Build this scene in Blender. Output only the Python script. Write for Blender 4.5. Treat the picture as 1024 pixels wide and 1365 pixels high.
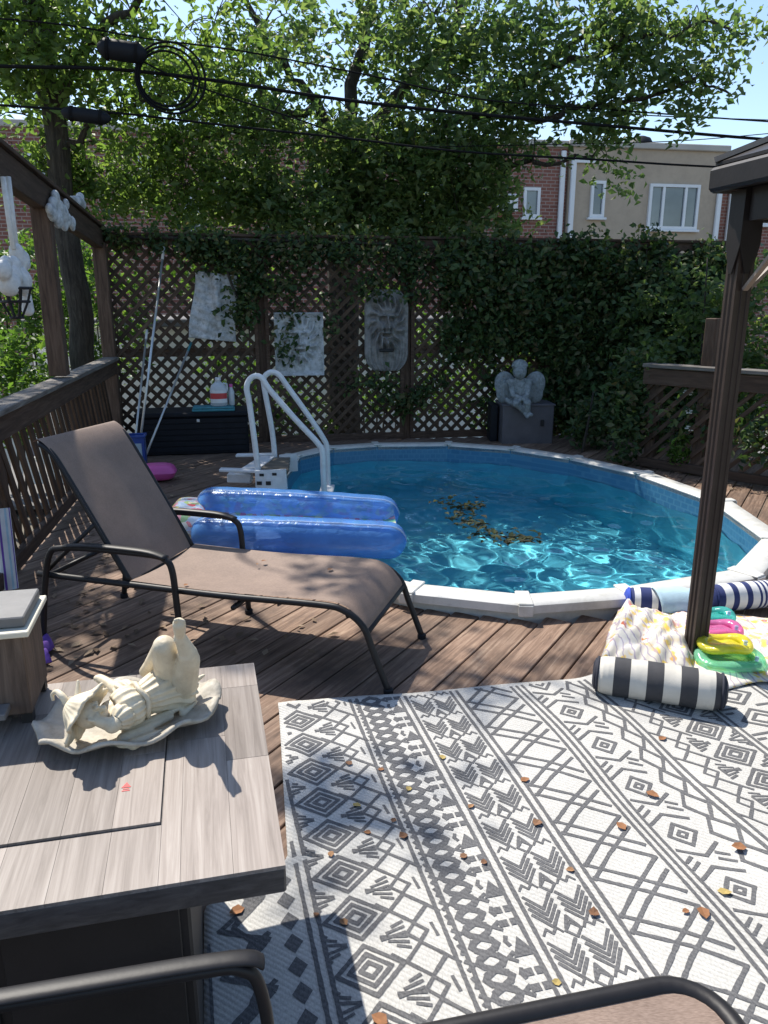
import bpy, bmesh, math, random
import numpy as np
from mathutils import Vector, Matrix

for o in list(bpy.data.objects):
    bpy.data.objects.remove(o, do_unlink=True)
SC = bpy.context.scene
COL = SC.collection
rnd = random.Random(11)
rng = np.random.default_rng(5)
R = math.radians

# ------------------------------------------------------------------ camera
H = 1.6
PITCH = R(15.6)
FPX = 1025.0
cam_d = bpy.data.cameras.new('camera')
cam_d.sensor_fit = 'VERTICAL'
cam_d.sensor_height = 36.0
cam_d.lens = 36.0 * FPX / 1365.0
cam_d.clip_start = 0.05
cam_d.clip_end = 2000
cam = bpy.data.objects.new('camera', cam_d)
COL.objects.link(cam)
cam.location = (0, 0, H)
cam.rotation_euler = (math.pi / 2 - PITCH, 0, 0)
SC.camera = cam

# ------------------------------------------------------------------ sky and sun
TO_SUN = Vector((-0.367, 0.448, 0.815)).normalized()
EL = math.asin(TO_SUN.z)
world = bpy.data.worlds.new('World')
SC.world = world
world.use_nodes = True
wn = world.node_tree
wn.nodes.clear()
wo = wn.nodes.new('ShaderNodeOutputWorld')
wb = wn.nodes.new('ShaderNodeBackground')
sk = wn.nodes.new('ShaderNodeTexSky')
sk.sky_type = 'NISHITA'
sk.sun_disc = False
sk.sun_elevation = EL
sk.sun_rotation = math.atan2(TO_SUN.x, TO_SUN.y)
sk.air_density = 1.0
sk.dust_density = 0.6
sk.ozone_density = 1.6
wb.inputs['Strength'].default_value = 0.15
wn.links.new(sk.outputs[0], wb.inputs['Color'])
wn.links.new(wb.outputs[0], wo.inputs['Surface'])
sun_d = bpy.data.lights.new('sun', 'SUN')
sun_d.energy = 4.9
sun_d.angle = R(0.55)
sun_d.color = (1.0, 0.94, 0.845)
sun = bpy.data.objects.new('sun', sun_d)
COL.objects.link(sun)
sun.location = (-8, 9, 18)
sun.rotation_euler = (-TO_SUN).to_track_quat('-Z', 'Y').to_euler()
sun_d.cycles.is_caustics_light = True
vs = SC.view_settings
vs.view_transform = 'Standard'
vs.look = 'None'
vs.exposure = 0.56
vs.gamma = 1.0
vs.use_curve_mapping = False
SC.cycles.use_denoising = True
SC.cycles.max_bounces = 8
SC.cycles.diffuse_bounces = 4
SC.cycles.glossy_bounces = 3
SC.cycles.transmission_bounces = 6
SC.cycles.transparent_max_bounces = 10
SC.cycles.sample_clamp_indirect = 6.0
SC.cycles.caustics_reflective = False


# ------------------------------------------------------------------ pixel to place (photo pixels, 1024 x 1365)
def ray(px, py):
    u = (px - 512) / FPX
    v = (py - 682.5) / FPX
    return Vector((u, math.cos(PITCH) - v * math.sin(PITCH), -math.sin(PITCH) - v * math.cos(PITCH)))


def atz(px, py, z=0.0):
    d = ray(px, py)
    t = (z - H) / d.z
    return Vector((d.x * t, d.y * t, z))


def aty(px, py, y):
    d = ray(px, py)
    t = y / d.y
    return Vector((d.x * t, y, H + d.z * t))


def atplane(px, py, p0, n):
    d = ray(px, py)
    o = Vector((0, 0, H))
    t = (Vector(p0) - o).dot(n) / d.dot(n)
    return o + d * t


# ------------------------------------------------------------------ materials
MATS = {}


def nodemat(name):
    m = bpy.data.materials.new(name)
    m.use_nodes = True
    nt = m.node_tree
    nt.nodes.clear()
    out = nt.nodes.new('ShaderNodeOutputMaterial')
    b = nt.nodes.new('ShaderNodeBsdfPrincipled')
    nt.links.new(b.outputs[0], out.inputs['Surface'])
    MATS[name] = m
    return m, nt, b, out


def N(nt, t, **k):
    n = nt.nodes.new('ShaderNode' + t)
    for a, v in k.items():
        setattr(n, a, v)
    return n


def ramp(nt, fac, stops):
    r = N(nt, 'ValToRGB')
    e = r.color_ramp.elements
    while len(e) < len(stops):
        e.new(0.5)
    for i, (p, c) in enumerate(stops):
        e[i].position = p
        e[i].color = (*c, 1)
    nt.links.new(fac, r.inputs[0])
    return r.outputs[0]


def noise(nt, vec, scale, detail=4, rough=0.55, dist=0.0):
    n = N(nt, 'TexNoise')
    n.inputs['Scale'].default_value = scale
    n.inputs['Detail'].default_value = detail
    n.inputs['Roughness'].default_value = rough
    n.inputs['Distortion'].default_value = dist
    if vec is not None:
        nt.links.new(vec, n.inputs['Vector'])
    return n.outputs[0]


def mapping(nt, vec, scale=(1, 1, 1), rot=(0, 0, 0), loc=(0, 0, 0)):
    m = N(nt, 'Mapping')
    m.inputs['Scale'].default_value = scale
    m.inputs['Rotation'].default_value = rot
    m.inputs['Location'].default_value = loc
    nt.links.new(vec, m.inputs['Vector'])
    return m.outputs[0]


def mixc(nt, fac, a, b, mode='MIX'):
    m = N(nt, 'Mix', data_type='RGBA', blend_type=mode)
    for sock, v in ((m.inputs[0], fac), (m.inputs[6], a), (m.inputs[7], b)):
        if isinstance(v, (int, float)):
            sock.default_value = v
        elif isinstance(v, tuple):
            sock.default_value = (*v, 1)
        else:
            nt.links.new(v, sock)
    return m.outputs[2]


def bump(nt, b, h, strength=0.3, dist=0.01):
    n = N(nt, 'Bump')
    n.inputs['Strength'].default_value = strength
    n.inputs['Distance'].default_value = dist
    nt.links.new(h, n.inputs['Height'])
    nt.links.new(n.outputs[0], b.inputs['Normal'])
    return n


def plain(name, col, rough=0.5, var=0.15, scale=6.0, metal=0.0, bmp=0.15, bscale=60.0, dirt=None, dirt_amt=0.5, spec=0.5):
    """base colour broken up by two noises, plus fine relief"""
    m, nt, b, out = nodemat(name)
    tc = N(nt, 'TexCoord')
    geo = N(nt, 'NewGeometry')
    f = noise(nt, geo.outputs['Position'], scale, 5, 0.6)
    lo = tuple(max(0, c * (1 - var)) for c in col)
    hi = tuple(min(1, c * (1 + var)) for c in col)
    c = ramp(nt, f, [(0.3, lo), (0.7, hi)])
    if dirt:
        d = noise(nt, geo.outputs['Position'], scale * 2.3 + 1, 6, 0.7)
        dm = ramp(nt, d, [(0.45, (0, 0, 0)), (0.72, (dirt_amt,) * 3)])
        c = mixc(nt, dm, c, dirt)
    nt.links.new(c, b.inputs['Base Color'])
    b.inputs['Roughness'].default_value = rough
    b.inputs['Metallic'].default_value = metal
    b.inputs['Specular IOR Level'].default_value = spec
    if bmp:
        bump(nt, b, noise(nt, geo.outputs['Position'], bscale, 3), bmp, 0.004)
    return m


def wood(name, c0, c1, c2, rough=0.75, along=(1.2, 14, 14), objrand=0.35, bmp=0.35, stain=None):
    """grain stretched along the object's own X axis; each piece takes its own tone"""
    m, nt, b, out = nodemat(name)
    tc = N(nt, 'TexCoord')
    oi = N(nt, 'ObjectInfo')
    add = N(nt, 'VectorMath', operation='ADD')
    sc = N(nt, 'VectorMath', operation='SCALE')
    comb = N(nt, 'CombineXYZ')
    for i in range(3):
        nt.links.new(oi.outputs['Random'], comb.inputs[i])
    nt.links.new(comb.outputs[0], sc.inputs[0])
    sc.inputs['Scale'].default_value = 37.0
    nt.links.new(tc.outputs['Object'], add.inputs[0])
    nt.links.new(sc.outputs[0], add.inputs[1])
    v = mapping(nt, add.outputs[0], along)
    f = noise(nt, v, 3.0, 7, 0.65, 0.6)
    c = ramp(nt, f, [(0.28, c0), (0.5, c1), (0.74, c2)])
    br = N(nt, 'MapRange')
    br.inputs['To Min'].default_value = 1 - objrand
    br.inputs['To Max'].default_value = 1 + objrand
    nt.links.new(oi.outputs['Random'], br.inputs['Value'])
    mul = N(nt, 'VectorMath', operation='SCALE')
    nt.links.new(c, mul.inputs[0])
    nt.links.new(br.outputs[0], mul.inputs['Scale'])
    c = mul.outputs[0]
    if stain:
        geo = N(nt, 'NewGeometry')
        s = noise(nt, geo.outputs['Position'], 2.2, 6, 0.7)
        sm = ramp(nt, s, [(0.48, (0, 0, 0)), (0.66, (0.75,) * 3)])
        c = mixc(nt, sm, c, stain)
    nt.links.new(c, b.inputs['Base Color'])
    b.inputs['Roughness'].default_value = rough
    b.inputs['Specular IOR Level'].default_value = 0.3
    bump(nt, b, f, bmp, 0.004)
    return m


def leafmat(name, cols, trans=0.4, rough=0.45, spec=0.4):
    m, nt, b, out = nodemat(name)
    geo = N(nt, 'NewGeometry')
    c = ramp(nt, geo.outputs['Random Per Island'], [(i / max(1, len(cols) - 1), k) for i, k in enumerate(cols)])
    nt.links.new(c, b.inputs['Base Color'])
    b.inputs['Roughness'].default_value = rough
    b.inputs['Specular IOR Level'].default_value = spec
    tr = N(nt, 'BsdfTranslucent')
    tcol = mixc(nt, 1.0, c, (0.95, 1.0, 0.55), 'MULTIPLY')
    sc = N(nt, 'VectorMath', operation='SCALE')
    sc.inputs['Scale'].default_value = 2.2
    nt.links.new(tcol, sc.inputs[0])
    nt.links.new(sc.outputs[0], tr.inputs['Color'])
    mx = N(nt, 'MixShader')
    mx.inputs[0].default_value = trans
    nt.links.new(b.outputs[0], mx.inputs[1])
    nt.links.new(tr.outputs[0], mx.inputs[2])
    nt.links.new(mx.outputs[0], out.inputs['Surface'])
    return m


# ------------------------------------------------------------------ mesh helpers
WM = {}


def link(o, parent=None, mw=None):
    COL.objects.link(o)
    WM[o] = mw or Matrix()
    if mw is not None:
        o.matrix_basis = mw
    if parent is not None:
        o.parent = parent
        o.matrix_parent_inverse = WM[parent].inverted()
    return o


def tag(o, label=None, cat=None, group=None, kind=None):
    if label:
        o['label'] = label
    if cat:
        o['category'] = cat
    if group:
        o['group'] = group
    if kind:
        o['kind'] = kind
    return o


def thing(name, label, cat, loc, group=None):
    o = bpy.data.objects.new(name, None)
    o.empty_display_size = 0.1
    link(o, None, Matrix.Translation(Vector(loc)))
    return tag(o, label, cat, group)


class MB:
    def __init__(s):
        s.v = []
        s.f = []
        s.mi = []
        s.cur = 0

    def add(s, vs, fs):
        k = len(s.v)
        s.v += [tuple(v) for v in vs]
        s.f += [tuple(i + k for i in f) for f in fs]
        s.mi += [s.cur] * len(fs)
        return s

    def box(s, size, mat=None, ch=0.0):
        x, y, z = (d / 2 for d in size)
        mat = mat or Matrix()
        if ch <= 0:
            vs = [(-x, -y, -z), (x, -y, -z), (x, y, -z), (-x, y, -z), (-x, -y, z), (x, -y, z), (x, y, z), (-x, y, z)]
            fs = [(0, 3, 2, 1), (4, 5, 6, 7), (0, 1, 5, 4), (1, 2, 6, 5), (2, 3, 7, 6), (3, 0, 4, 7)]
        else:
            bm = bmesh.new()
            bmesh.ops.create_cube(bm, size=1.0)
            for v in bm.verts:
                v.co = Vector((v.co.x * 2 * x, v.co.y * 2 * y, v.co.z * 2 * z))
            bmesh.ops.bevel(bm, geom=bm.edges[:], offset=ch, segments=1, affect='EDGES')
            bm.verts.index_update()
            vs = [v.co.copy() for v in bm.verts]
            fs = [[v.index for v in f.verts] for f in bm.faces]
            bm.free()
        return s.add([mat @ Vector(v) for v in vs], fs)

    def bar(s, a, b, w, h, up=(0, 0, 1), ch=0.0):
        """a box from a to b; w across, h along up"""
        a = Vector(a)
        b = Vector(b)
        return s.box(((b - a).length, w, h), barmat(a, b, up), ch)

    def tube(s, pts, rad, seg=8, cap=True, closed=False, flat=None):
        pts = [Vector(p) for p in pts]
        n = len(pts)
        if not hasattr(rad, '__len__'):
            rad = [rad] * n
        vs = []
        prev = None
        for i, p in enumerate(pts):
            if closed:
                t = pts[(i + 1) % n] - pts[i - 1]
            else:
                t = pts[min(i + 1, n - 1)] - pts[max(i - 1, 0)]
            t.normalize()
            if prev is None:
                ref = Vector((0, 0, 1)) if abs(t.z) < 0.95 else Vector((1, 0, 0))
                a = t.cross(ref).normalized()
            else:
                a = (prev - t * prev.dot(t)).normalized()
            prev = a
            b = t.cross(a)
            for k in range(seg):
                an = 2 * math.pi * k / seg
                vs.append(p + (a * math.cos(an) + b * math.sin(an) * (flat or 1)) * rad[i])
        fs = []
        for i in range(n if closed else n - 1):
            j = (i + 1) % n
            for k in range(seg):
                l = (k + 1) % seg
                fs.append((i * seg + k, i * seg + l, j * seg + l, j * seg + k))
        if cap and not closed:
            fs.append(tuple(range(seg))[::-1])
            fs.append(tuple((n - 1) * seg + k for k in range(seg)))
        return s.add(vs, fs)

    def lathe(s, prof, seg=24, mat=None, caps=True):
        mat = mat or Matrix()
        vs = []
        for r, z in prof:
            for k in range(seg):
                an = 2 * math.pi * k / seg
                vs.append(mat @ Vector((r * math.cos(an), r * math.sin(an), z)))
        fs = []
        n = len(prof)
        for i in range(n - 1):
            for k in range(seg):
                l = (k + 1) % seg
                fs.append((i * seg + k, i * seg + l, (i + 1) * seg + l, (i + 1) * seg + k))
        if caps:
            fs.append(tuple(range(seg))[::-1])
            fs.append(tuple((n - 1) * seg + k for k in range(seg)))
        return s.add(vs, fs)

    def ell(s, c, r, rot=None, seg=16, rings=10):
        M = Matrix.Translation(Vector(c)) @ (rot.to_4x4() if rot else Matrix())
        prof = []
        vs = [M @ Vector((0, 0, -r[2]))]
        for i in range(1, rings):
            ph = -math.pi / 2 + math.pi * i / rings
            for k in range(seg):
                an = 2 * math.pi * k / seg
                vs.append(M @ Vector((r[0] * math.cos(ph) * math.cos(an), r[1] * math.cos(ph) * math.sin(an), r[2] * math.sin(ph))))
        vs.append(M @ Vector((0, 0, r[2])))
        fs = []
        for k in range(seg):
            fs.append((0, 1 + (k + 1) % seg, 1 + k))
        for i in range(rings - 2):
            for k in range(seg):
                l = (k + 1) % seg
                fs.append((1 + i * seg + k, 1 + i * seg + l, 1 + (i + 1) * seg + l, 1 + (i + 1) * seg + k))
        e = len(vs) - 1
        o = 1 + (rings - 2) * seg
        for k in range(seg):
            fs.append((e, o + k, o + (k + 1) % seg))
        return s.add(vs, fs)

    def cap(s, a, b, r0, r1, seg=14):
        """a tapered capsule"""
        a = Vector(a)
        b = Vector(b)
        t = (b - a)
        L = max(t.length, 1e-6)
        q = t.to_track_quat('Z', 'Y').to_matrix().to_4x4()
        prof = []
        for i in range(1, 6):
            ph = -math.pi / 2 + math.pi / 2 * i / 5
            prof.append((r0 * math.cos(ph), r0 * math.sin(ph)))
        for i in range(0, 5):
            ph = math.pi / 2 * i / 5
            prof.append((r1 * math.cos(ph), L + r1 * math.sin(ph)))
        return s.lathe(prof, seg, Matrix.Translation(a) @ q)

    def poly(s, pts):
        return s.add(pts, [tuple(range(len(pts)))])

    def prism(s, pts, depth):
        """pts: loop of points, depth: offset vector"""
        n = len(pts)
        d = Vector(depth)
        vs = [Vector(p) for p in pts] + [Vector(p) + d for p in pts]
        fs = [tuple(range(n))[::-1], tuple(range(n, 2 * n))]
        for i in range(n):
            j = (i + 1) % n
            fs.append((i, j, n + j, n + i))
        return s.add(vs, fs)

    def build(s, name, mats, parent=None, smooth=False, label=None, mw=None):
        me = bpy.data.meshes.new(name)
        me.from_pydata(s.v, [], s.f)
        if isinstance(mats, str):
            mats = [mats]
        for m in mats:
            me.materials.append(MATS[m])
        if len(mats) > 1:
            me.polygons.foreach_set('material_index', s.mi)
        bm = bmesh.new()
        bm.from_mesh(me)
        bmesh.ops.recalc_face_normals(bm, faces=bm.faces[:])
        bm.to_mesh(me)
        bm.free()
        if smooth:
            me.polygons.foreach_set('use_smooth', [True] * len(me.polygons))
            if smooth != 'all':
                me.set_sharp_from_angle(angle=R(40))
        me.update()
        o = bpy.data.objects.new(name, me)
        link(o, parent, mw)
        if label:
            o['label'] = label
        return o


def barmat(a, b, up=(0, 0, 1)):
    x = (b - a).normalized()
    up = Vector(up)
    y = up.cross(x)
    if y.length < 1e-4:
        y = Vector((0, 1, 0)).cross(x)
    y.normalize()
    z = x.cross(y)
    return Matrix.Translation((a + b) / 2) @ Matrix((x, y, z)).transposed().to_4x4()


BOXES = {}


def piece(name, size, mw, mat, parent, ch=0.0, label=None):
    """a box piece whose mesh is shared by all pieces of the same size and material"""
    key = (round(size[0], 3), round(size[1], 3), round(size[2], 3), mat, ch)
    me = BOXES.get(key)
    if me is None:
        mb = MB().box(size, None, ch)
        me = bpy.data.meshes.new(name)
        me.from_pydata(mb.v, [], mb.f)
        me.materials.append(MATS[mat])
        me.update()
        BOXES[key] = me
    o = bpy.data.objects.new(name, me)
    link(o, parent, mw)
    if label:
        o['label'] = label
    return o


def pbar(name, a, b, w, h, mat, parent, up=(0, 0, 1), ch=0.0):
    a = Vector(a)
    b = Vector(b)
    return piece(name, ((b - a).length, w, h), barmat(a, b, up), mat, parent, ch)


def npmesh(name, V, F, mat, parent=None, smooth=False):
    """V (n,3), F (m,4 or 3) numpy arrays"""
    me = bpy.data.meshes.new(name)
    k = F.shape[1]
    me.vertices.add(len(V))
    me.vertices.foreach_set('co', np.ascontiguousarray(V, dtype=np.float32).ravel())
    me.loops.add(F.size)
    me.loops.foreach_set('vertex_index', np.ascontiguousarray(F, dtype=np.int32).ravel())
    me.polygons.add(len(F))
    me.polygons.foreach_set('loop_start', np.arange(0, F.size, k, dtype=np.int32))
    if smooth:
        me.polygons.foreach_set('use_smooth', np.ones(len(F), dtype=bool))
    me.materials.append(MATS[mat])
    me.update(calc_edges=True)
    me.validate()
    o = bpy.data.objects.new(name, me)
    return link(o, parent)


def leaves(C, size, aspect=0.5, droop=0.3, spread=1.0, face=None, bend=0.18):
    """one folded rhombus leaf of 6 corners at each centre -> V, F"""
    n = len(C)
    d = rng.normal(size=(n, 3))
    d[:, 2] = d[:, 2] * 0.6 - droop
    d /= np.linalg.norm(d, axis=1)[:, None]
    up = rng.normal(size=(n, 3)) * spread + np.array([0, 0, 0.9])
    if face is not None:
        up = rng.normal(size=(n, 3)) * 0.55 + np.array(face)
    s = np.cross(d, up)
    s /= np.linalg.norm(s, axis=1)[:, None] + 1e-9
    nn = np.cross(s, d)
    L = (size * rng.uniform(0.5, 1.4, n))[:, None]
    w = L * aspect * 0.5
    b = C - d * L * 0.5
    V = np.stack([b, b + d * L * 0.42 + s * w + nn * L * bend, b + d * L, b + d * L * 0.42 - s * w + nn * L * bend], 1).reshape(-1, 3)
    F = np.arange(4 * n).reshape(-1, 4)
    F2 = np.concatenate([F[:, [0, 1, 2]], F[:, [0, 2, 3]]])
    return V, F2


def sculpt(name, mb, mat, parent=None, voxel=0.004, smooth=4, label=None, fac=0.5):
    """melts overlapping volumes into one continuous carved body"""
    me = bpy.data.meshes.new(name)
    me.from_pydata(mb.v, [], mb.f)
    t = bpy.data.objects.new('tmp', me)
    COL.objects.link(t)
    m = t.modifiers.new('r', 'REMESH')
    m.mode = 'VOXEL'
    m.voxel_size = voxel
    if smooth:
        k = t.modifiers.new('s', 'SMOOTH')
        k.iterations = smooth
        k.factor = fac
    dg = bpy.context.evaluated_depsgraph_get()
    new = bpy.data.meshes.new_from_object(t.evaluated_get(dg))
    bpy.data.objects.remove(t, do_unlink=True)
    bpy.data.meshes.remove(me)
    new.materials.clear()
    new.materials.append(MATS[mat])
    new.polygons.foreach_set('use_smooth', [True] * len(new.polygons))
    o = bpy.data.objects.new(name, new)
    link(o, parent)
    if label:
        o['label'] = label
    return o


def in_poly(x, y, poly):
    c = False
    n = len(poly)
    j = n - 1
    for i in range(n):
        xi, yi = poly[i]
        xj, yj = poly[j]
        if (yi > y) != (yj > y) and x < (xj - xi) * (y - yi) / (yj - yi) + xi:
            c = not c
        j = i
    return c


def offset_poly(poly, d):
    """positive d moves outward for a counter-clockwise loop"""
    n = len(poly)
    out = []
    for i in range(n):
        p0 = Vector(poly[i - 1])
        p1 = Vector(poly[i])
        p2 = Vector(poly[(i + 1) % n])
        a = (p1 - p0).normalized()
        b = (p2 - p1).normalized()
        na = Vector((a.y, -a.x))
        nb = Vector((b.y, -b.x))
        m = (na + nb)
        m = m / max(m.dot(na), 1e-6)
        out.append((p1.x + m.x * d, p1.y + m.y * d))
    return out

# ------------------------------------------------------------------ material library
wood('deck_wood', (0.062, 0.039, 0.028), (0.195, 0.125, 0.087), (0.34, 0.245, 0.178), 0.7, (1.1, 16, 16), 0.25, 0.5, stain=(0.085, 0.06, 0.046))
wood('rail_wood', (0.032, 0.02, 0.014), (0.075, 0.046, 0.031), (0.12, 0.08, 0.057), 0.8, (1.2, 14, 14), 0.25, 0.4)
wood('lattice_wood', (0.03, 0.02, 0.014), (0.065, 0.042, 0.028), (0.11, 0.075, 0.05), 0.8, (1.5, 16, 16), 0.35, 0.3)
wood('cap_wood', (0.07, 0.062, 0.055), (0.15, 0.135, 0.12), (0.26, 0.24, 0.21), 0.85, (1.2, 14, 14), 0.2, 0.5)
wood('table_plank', (0.155, 0.128, 0.11), (0.245, 0.208, 0.182), (0.335, 0.295, 0.262), 0.45, (1.0, 26, 26), 0.28, 0.1)
wood('table_edge', (0.05, 0.045, 0.042), (0.095, 0.085, 0.08), (0.15, 0.135, 0.125), 0.5, (1.3, 18, 18), 0.1, 0.15)
wood('cabinet_wood', (0.045, 0.032, 0.025), (0.105, 0.075, 0.058), (0.17, 0.128, 0.1), 0.7, (14, 14, 1.2), 0.1, 0.4)
plain('table_base', (0.018, 0.016, 0.016), 0.6, 0.2, 8)
plain('slab_grey', (0.16, 0.155, 0.15), 0.6, 0.18, 9, dirt=(0.12, 0.12, 0.12))
plain('cream_trim', (0.62, 0.58, 0.47), 0.5, 0.08, 9)
plain('white_vinyl', (0.62, 0.61, 0.57), 0.38, 0.07, 3, dirt=(0.28, 0.27, 0.23), dirt_amt=0.5, bmp=0.06)
plain('white_plastic', (0.66, 0.67, 0.68), 0.35, 0.06, 5, dirt=(0.38, 0.38, 0.35), dirt_amt=0.4, bmp=0.05)
plain('tread_grey', (0.12, 0.10, 0.075), 0.8, 0.25, 8)
plain('black_metal', (0.014, 0.013, 0.014), 0.5, 0.2, 20, bmp=0.08, spec=0.35)
plain('black_plastic', (0.010, 0.011, 0.015), 0.6, 0.2, 8, bmp=0.1, spec=0.2)
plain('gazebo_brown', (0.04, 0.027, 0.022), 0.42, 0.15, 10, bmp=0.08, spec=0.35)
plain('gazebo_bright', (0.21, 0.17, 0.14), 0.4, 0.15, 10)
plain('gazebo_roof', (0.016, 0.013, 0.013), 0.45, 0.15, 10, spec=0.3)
plain('stone_pale', (0.50, 0.51, 0.52), 0.85, 0.25, 9, bmp=0.5, bscale=90, dirt=(0.13, 0.14, 0.12), dirt_amt=0.8)
plain('stone_dark', (0.23, 0.22, 0.21), 0.85, 0.3, 8, bmp=0.5, bscale=90, dirt=(0.06, 0.062, 0.05), dirt_amt=0.8)
plain('stone_statue', (0.25, 0.275, 0.285), 0.8, 0.25, 14, bmp=0.4, bscale=110, dirt=(0.075, 0.09, 0.085), dirt_amt=0.8)
plain('resin_cream', (0.66, 0.58, 0.43), 0.55, 0.12, 12, bmp=0.2, bscale=120, dirt=(0.40, 0.31, 0.19), dirt_amt=0.5)
plain('resin_grey', (0.45, 0.41, 0.34), 0.6, 0.2, 10, bmp=0.25, bscale=100, dirt=(0.2, 0.175, 0.13), dirt_amt=0.7)
plain('pump_box', (0.10, 0.092, 0.10), 0.7, 0.15, 7)
plain('dark_socket', (0.012, 0.012, 0.012), 0.7, 0.1, 7)
plain('bin_blue', (0.02, 0.06, 0.26), 0.35, 0.1, 7)
plain('bin_pale', (0.33, 0.42, 0.48), 0.35, 0.1, 7)
plain('pole_metal', (0.55, 0.56, 0.56), 0.3, 0.08, 9, metal=0.6)
plain('pink_vinyl', (0.62, 0.10, 0.33), 0.32, 0.08, 8)
plain('teal_cloth', (0.05, 0.22, 0.26), 0.8, 0.2, 20)
plain('jug_white', (0.68, 0.68, 0.68), 0.4, 0.05, 9)
plain('jug_red', (0.50, 0.05, 0.05), 0.5, 0.1, 9)
plain('cable_black', (0.008, 0.008, 0.009), 0.8, 0.2, 8, spec=0.15)
plain('cord_white', (0.6, 0.59, 0.56), 0.8, 0.12, 30)
plain('puff_white', (0.58, 0.58, 0.57), 0.85, 0.15, 30, bmp=0.6, bscale=80)
plain('ground_soil', (0.13, 0.115, 0.09), 0.95, 0.35, 1.5, bmp=0.6, bscale=12)
plain('stucco_tan', (0.46, 0.37, 0.28), 0.9, 0.08, 1.2, bmp=0.5, bscale=18, dirt=(0.34, 0.275, 0.21), dirt_amt=0.5)
plain('coping_stone', (0.45, 0.42, 0.38), 0.85, 0.1, 2)
plain('window_white', (0.75, 0.76, 0.77), 0.4, 0.04, 4)
plain('garage_white', (0.80, 0.79, 0.76), 0.7, 0.05, 2)
plain('concrete', (0.16, 0.155, 0.15), 0.9, 0.12, 1.5)
plain('roof_grey', (0.12, 0.12, 0.125), 0.8, 0.15, 3)
plain('pillow_dark', (0.02, 0.022, 0.035), 0.8, 0.1, 20)
plain('ivory', (0.56, 0.53, 0.47), 0.85, 0.06, 20, bmp=0.2, bscale=300)
plain('charcoal_cloth', (0.045, 0.045, 0.05), 0.85, 0.12, 20, bmp=0.2, bscale=300)
plain('navy_cloth', (0.018, 0.03, 0.12), 0.85, 0.12, 20, bmp=0.2, bscale=300)
plain('white_cloth', (0.66, 0.66, 0.66), 0.85, 0.06, 20, bmp=0.2, bscale=300)
plain('royal_cloth', (0.03, 0.07, 0.42), 0.85, 0.1, 20, bmp=0.2, bscale=300)
plain('sky_towel', (0.40, 0.55, 0.63), 0.9, 0.14, 14, bmp=0.5, bscale=200)
plain('purple_cloth', (0.16, 0.07, 0.36), 0.85, 0.15, 20)
plain('flower_white', (0.7, 0.7, 0.62), 0.7, 0.05, 9)
plain('wand_teal', (0.03, 0.17, 0.2), 0.4, 0.1, 9)

# foliage
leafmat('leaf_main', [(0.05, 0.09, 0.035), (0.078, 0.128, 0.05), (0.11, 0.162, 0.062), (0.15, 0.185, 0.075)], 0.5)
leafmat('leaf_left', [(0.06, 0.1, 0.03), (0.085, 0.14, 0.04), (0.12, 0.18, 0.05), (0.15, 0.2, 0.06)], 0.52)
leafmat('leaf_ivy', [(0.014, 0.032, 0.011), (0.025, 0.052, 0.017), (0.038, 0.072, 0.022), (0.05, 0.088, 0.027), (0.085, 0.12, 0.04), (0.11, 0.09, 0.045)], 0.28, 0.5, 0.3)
leafmat('leaf_bush', [(0.05, 0.10, 0.02), (0.08, 0.15, 0.03), (0.12, 0.19, 0.04)], 0.45)
leafmat('leaf_fallen', [(0.16, 0.07, 0.03), (0.25, 0.13, 0.05), (0.12, 0.06, 0.035), (0.34, 0.24, 0.08), (0.2, 0.12, 0.07)], 0.15, 0.8, 0.2)
leafmat('leaf_litter', [(0.17, 0.12, 0.085), (0.26, 0.19, 0.13), (0.10, 0.07, 0.05), (0.32, 0.25, 0.18)], 0.1, 0.85, 0.2)
leafmat('leaf_afloat', [(0.012, 0.022, 0.008), (0.022, 0.035, 0.01), (0.012, 0.012, 0.007), (0.06, 0.065, 0.014)], 0.02, 0.7, 0.2)

# sling fabric: fine mesh weave
m, nt, b, out = nodemat('sling')
tc = N(nt, 'TexCoord')
geo = N(nt, 'NewGeometry')
wv = N(nt, 'TexWave')
wv.inputs['Scale'].default_value = 150
nt.links.new(geo.outputs['Position'], wv.inputs['Vector'])
f = noise(nt, geo.outputs['Position'], 5, 6, 0.7)
f2 = noise(nt, mapping(nt, geo.outputs['Position'], (90, 500, 500)), 1.0, 2)
c = ramp(nt, f, [(0.3, (0.17, 0.112, 0.082)), (0.7, (0.27, 0.185, 0.138))])
c = mixc(nt, 0.35, c, ramp(nt, f2, [(0.3, (0.06, 0.045, 0.04)), (0.7, (0.33, 0.26, 0.22))]))
nt.links.new(c, b.inputs['Base Color'])
b.inputs['Roughness'].default_value = 0.7
bump(nt, b, f2, 0.3, 0.002)

# bark: upright furrows
m, nt, b, out = nodemat('bark')
geo = N(nt, 'NewGeometry')
f = noise(nt, mapping(nt, geo.outputs['Position'], (26, 26, 4)), 1.0, 6, 0.65, 0.8)
c = ramp(nt, f, [(0.3, (0.018, 0.015, 0.012)), (0.55, (0.06, 0.05, 0.04)), (0.75, (0.11, 0.098, 0.082))])
nt.links.new(c, b.inputs['Base Color'])
b.inputs['Roughness'].default_value = 0.95
bump(nt, b, f, 1.0, 0.03)

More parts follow.
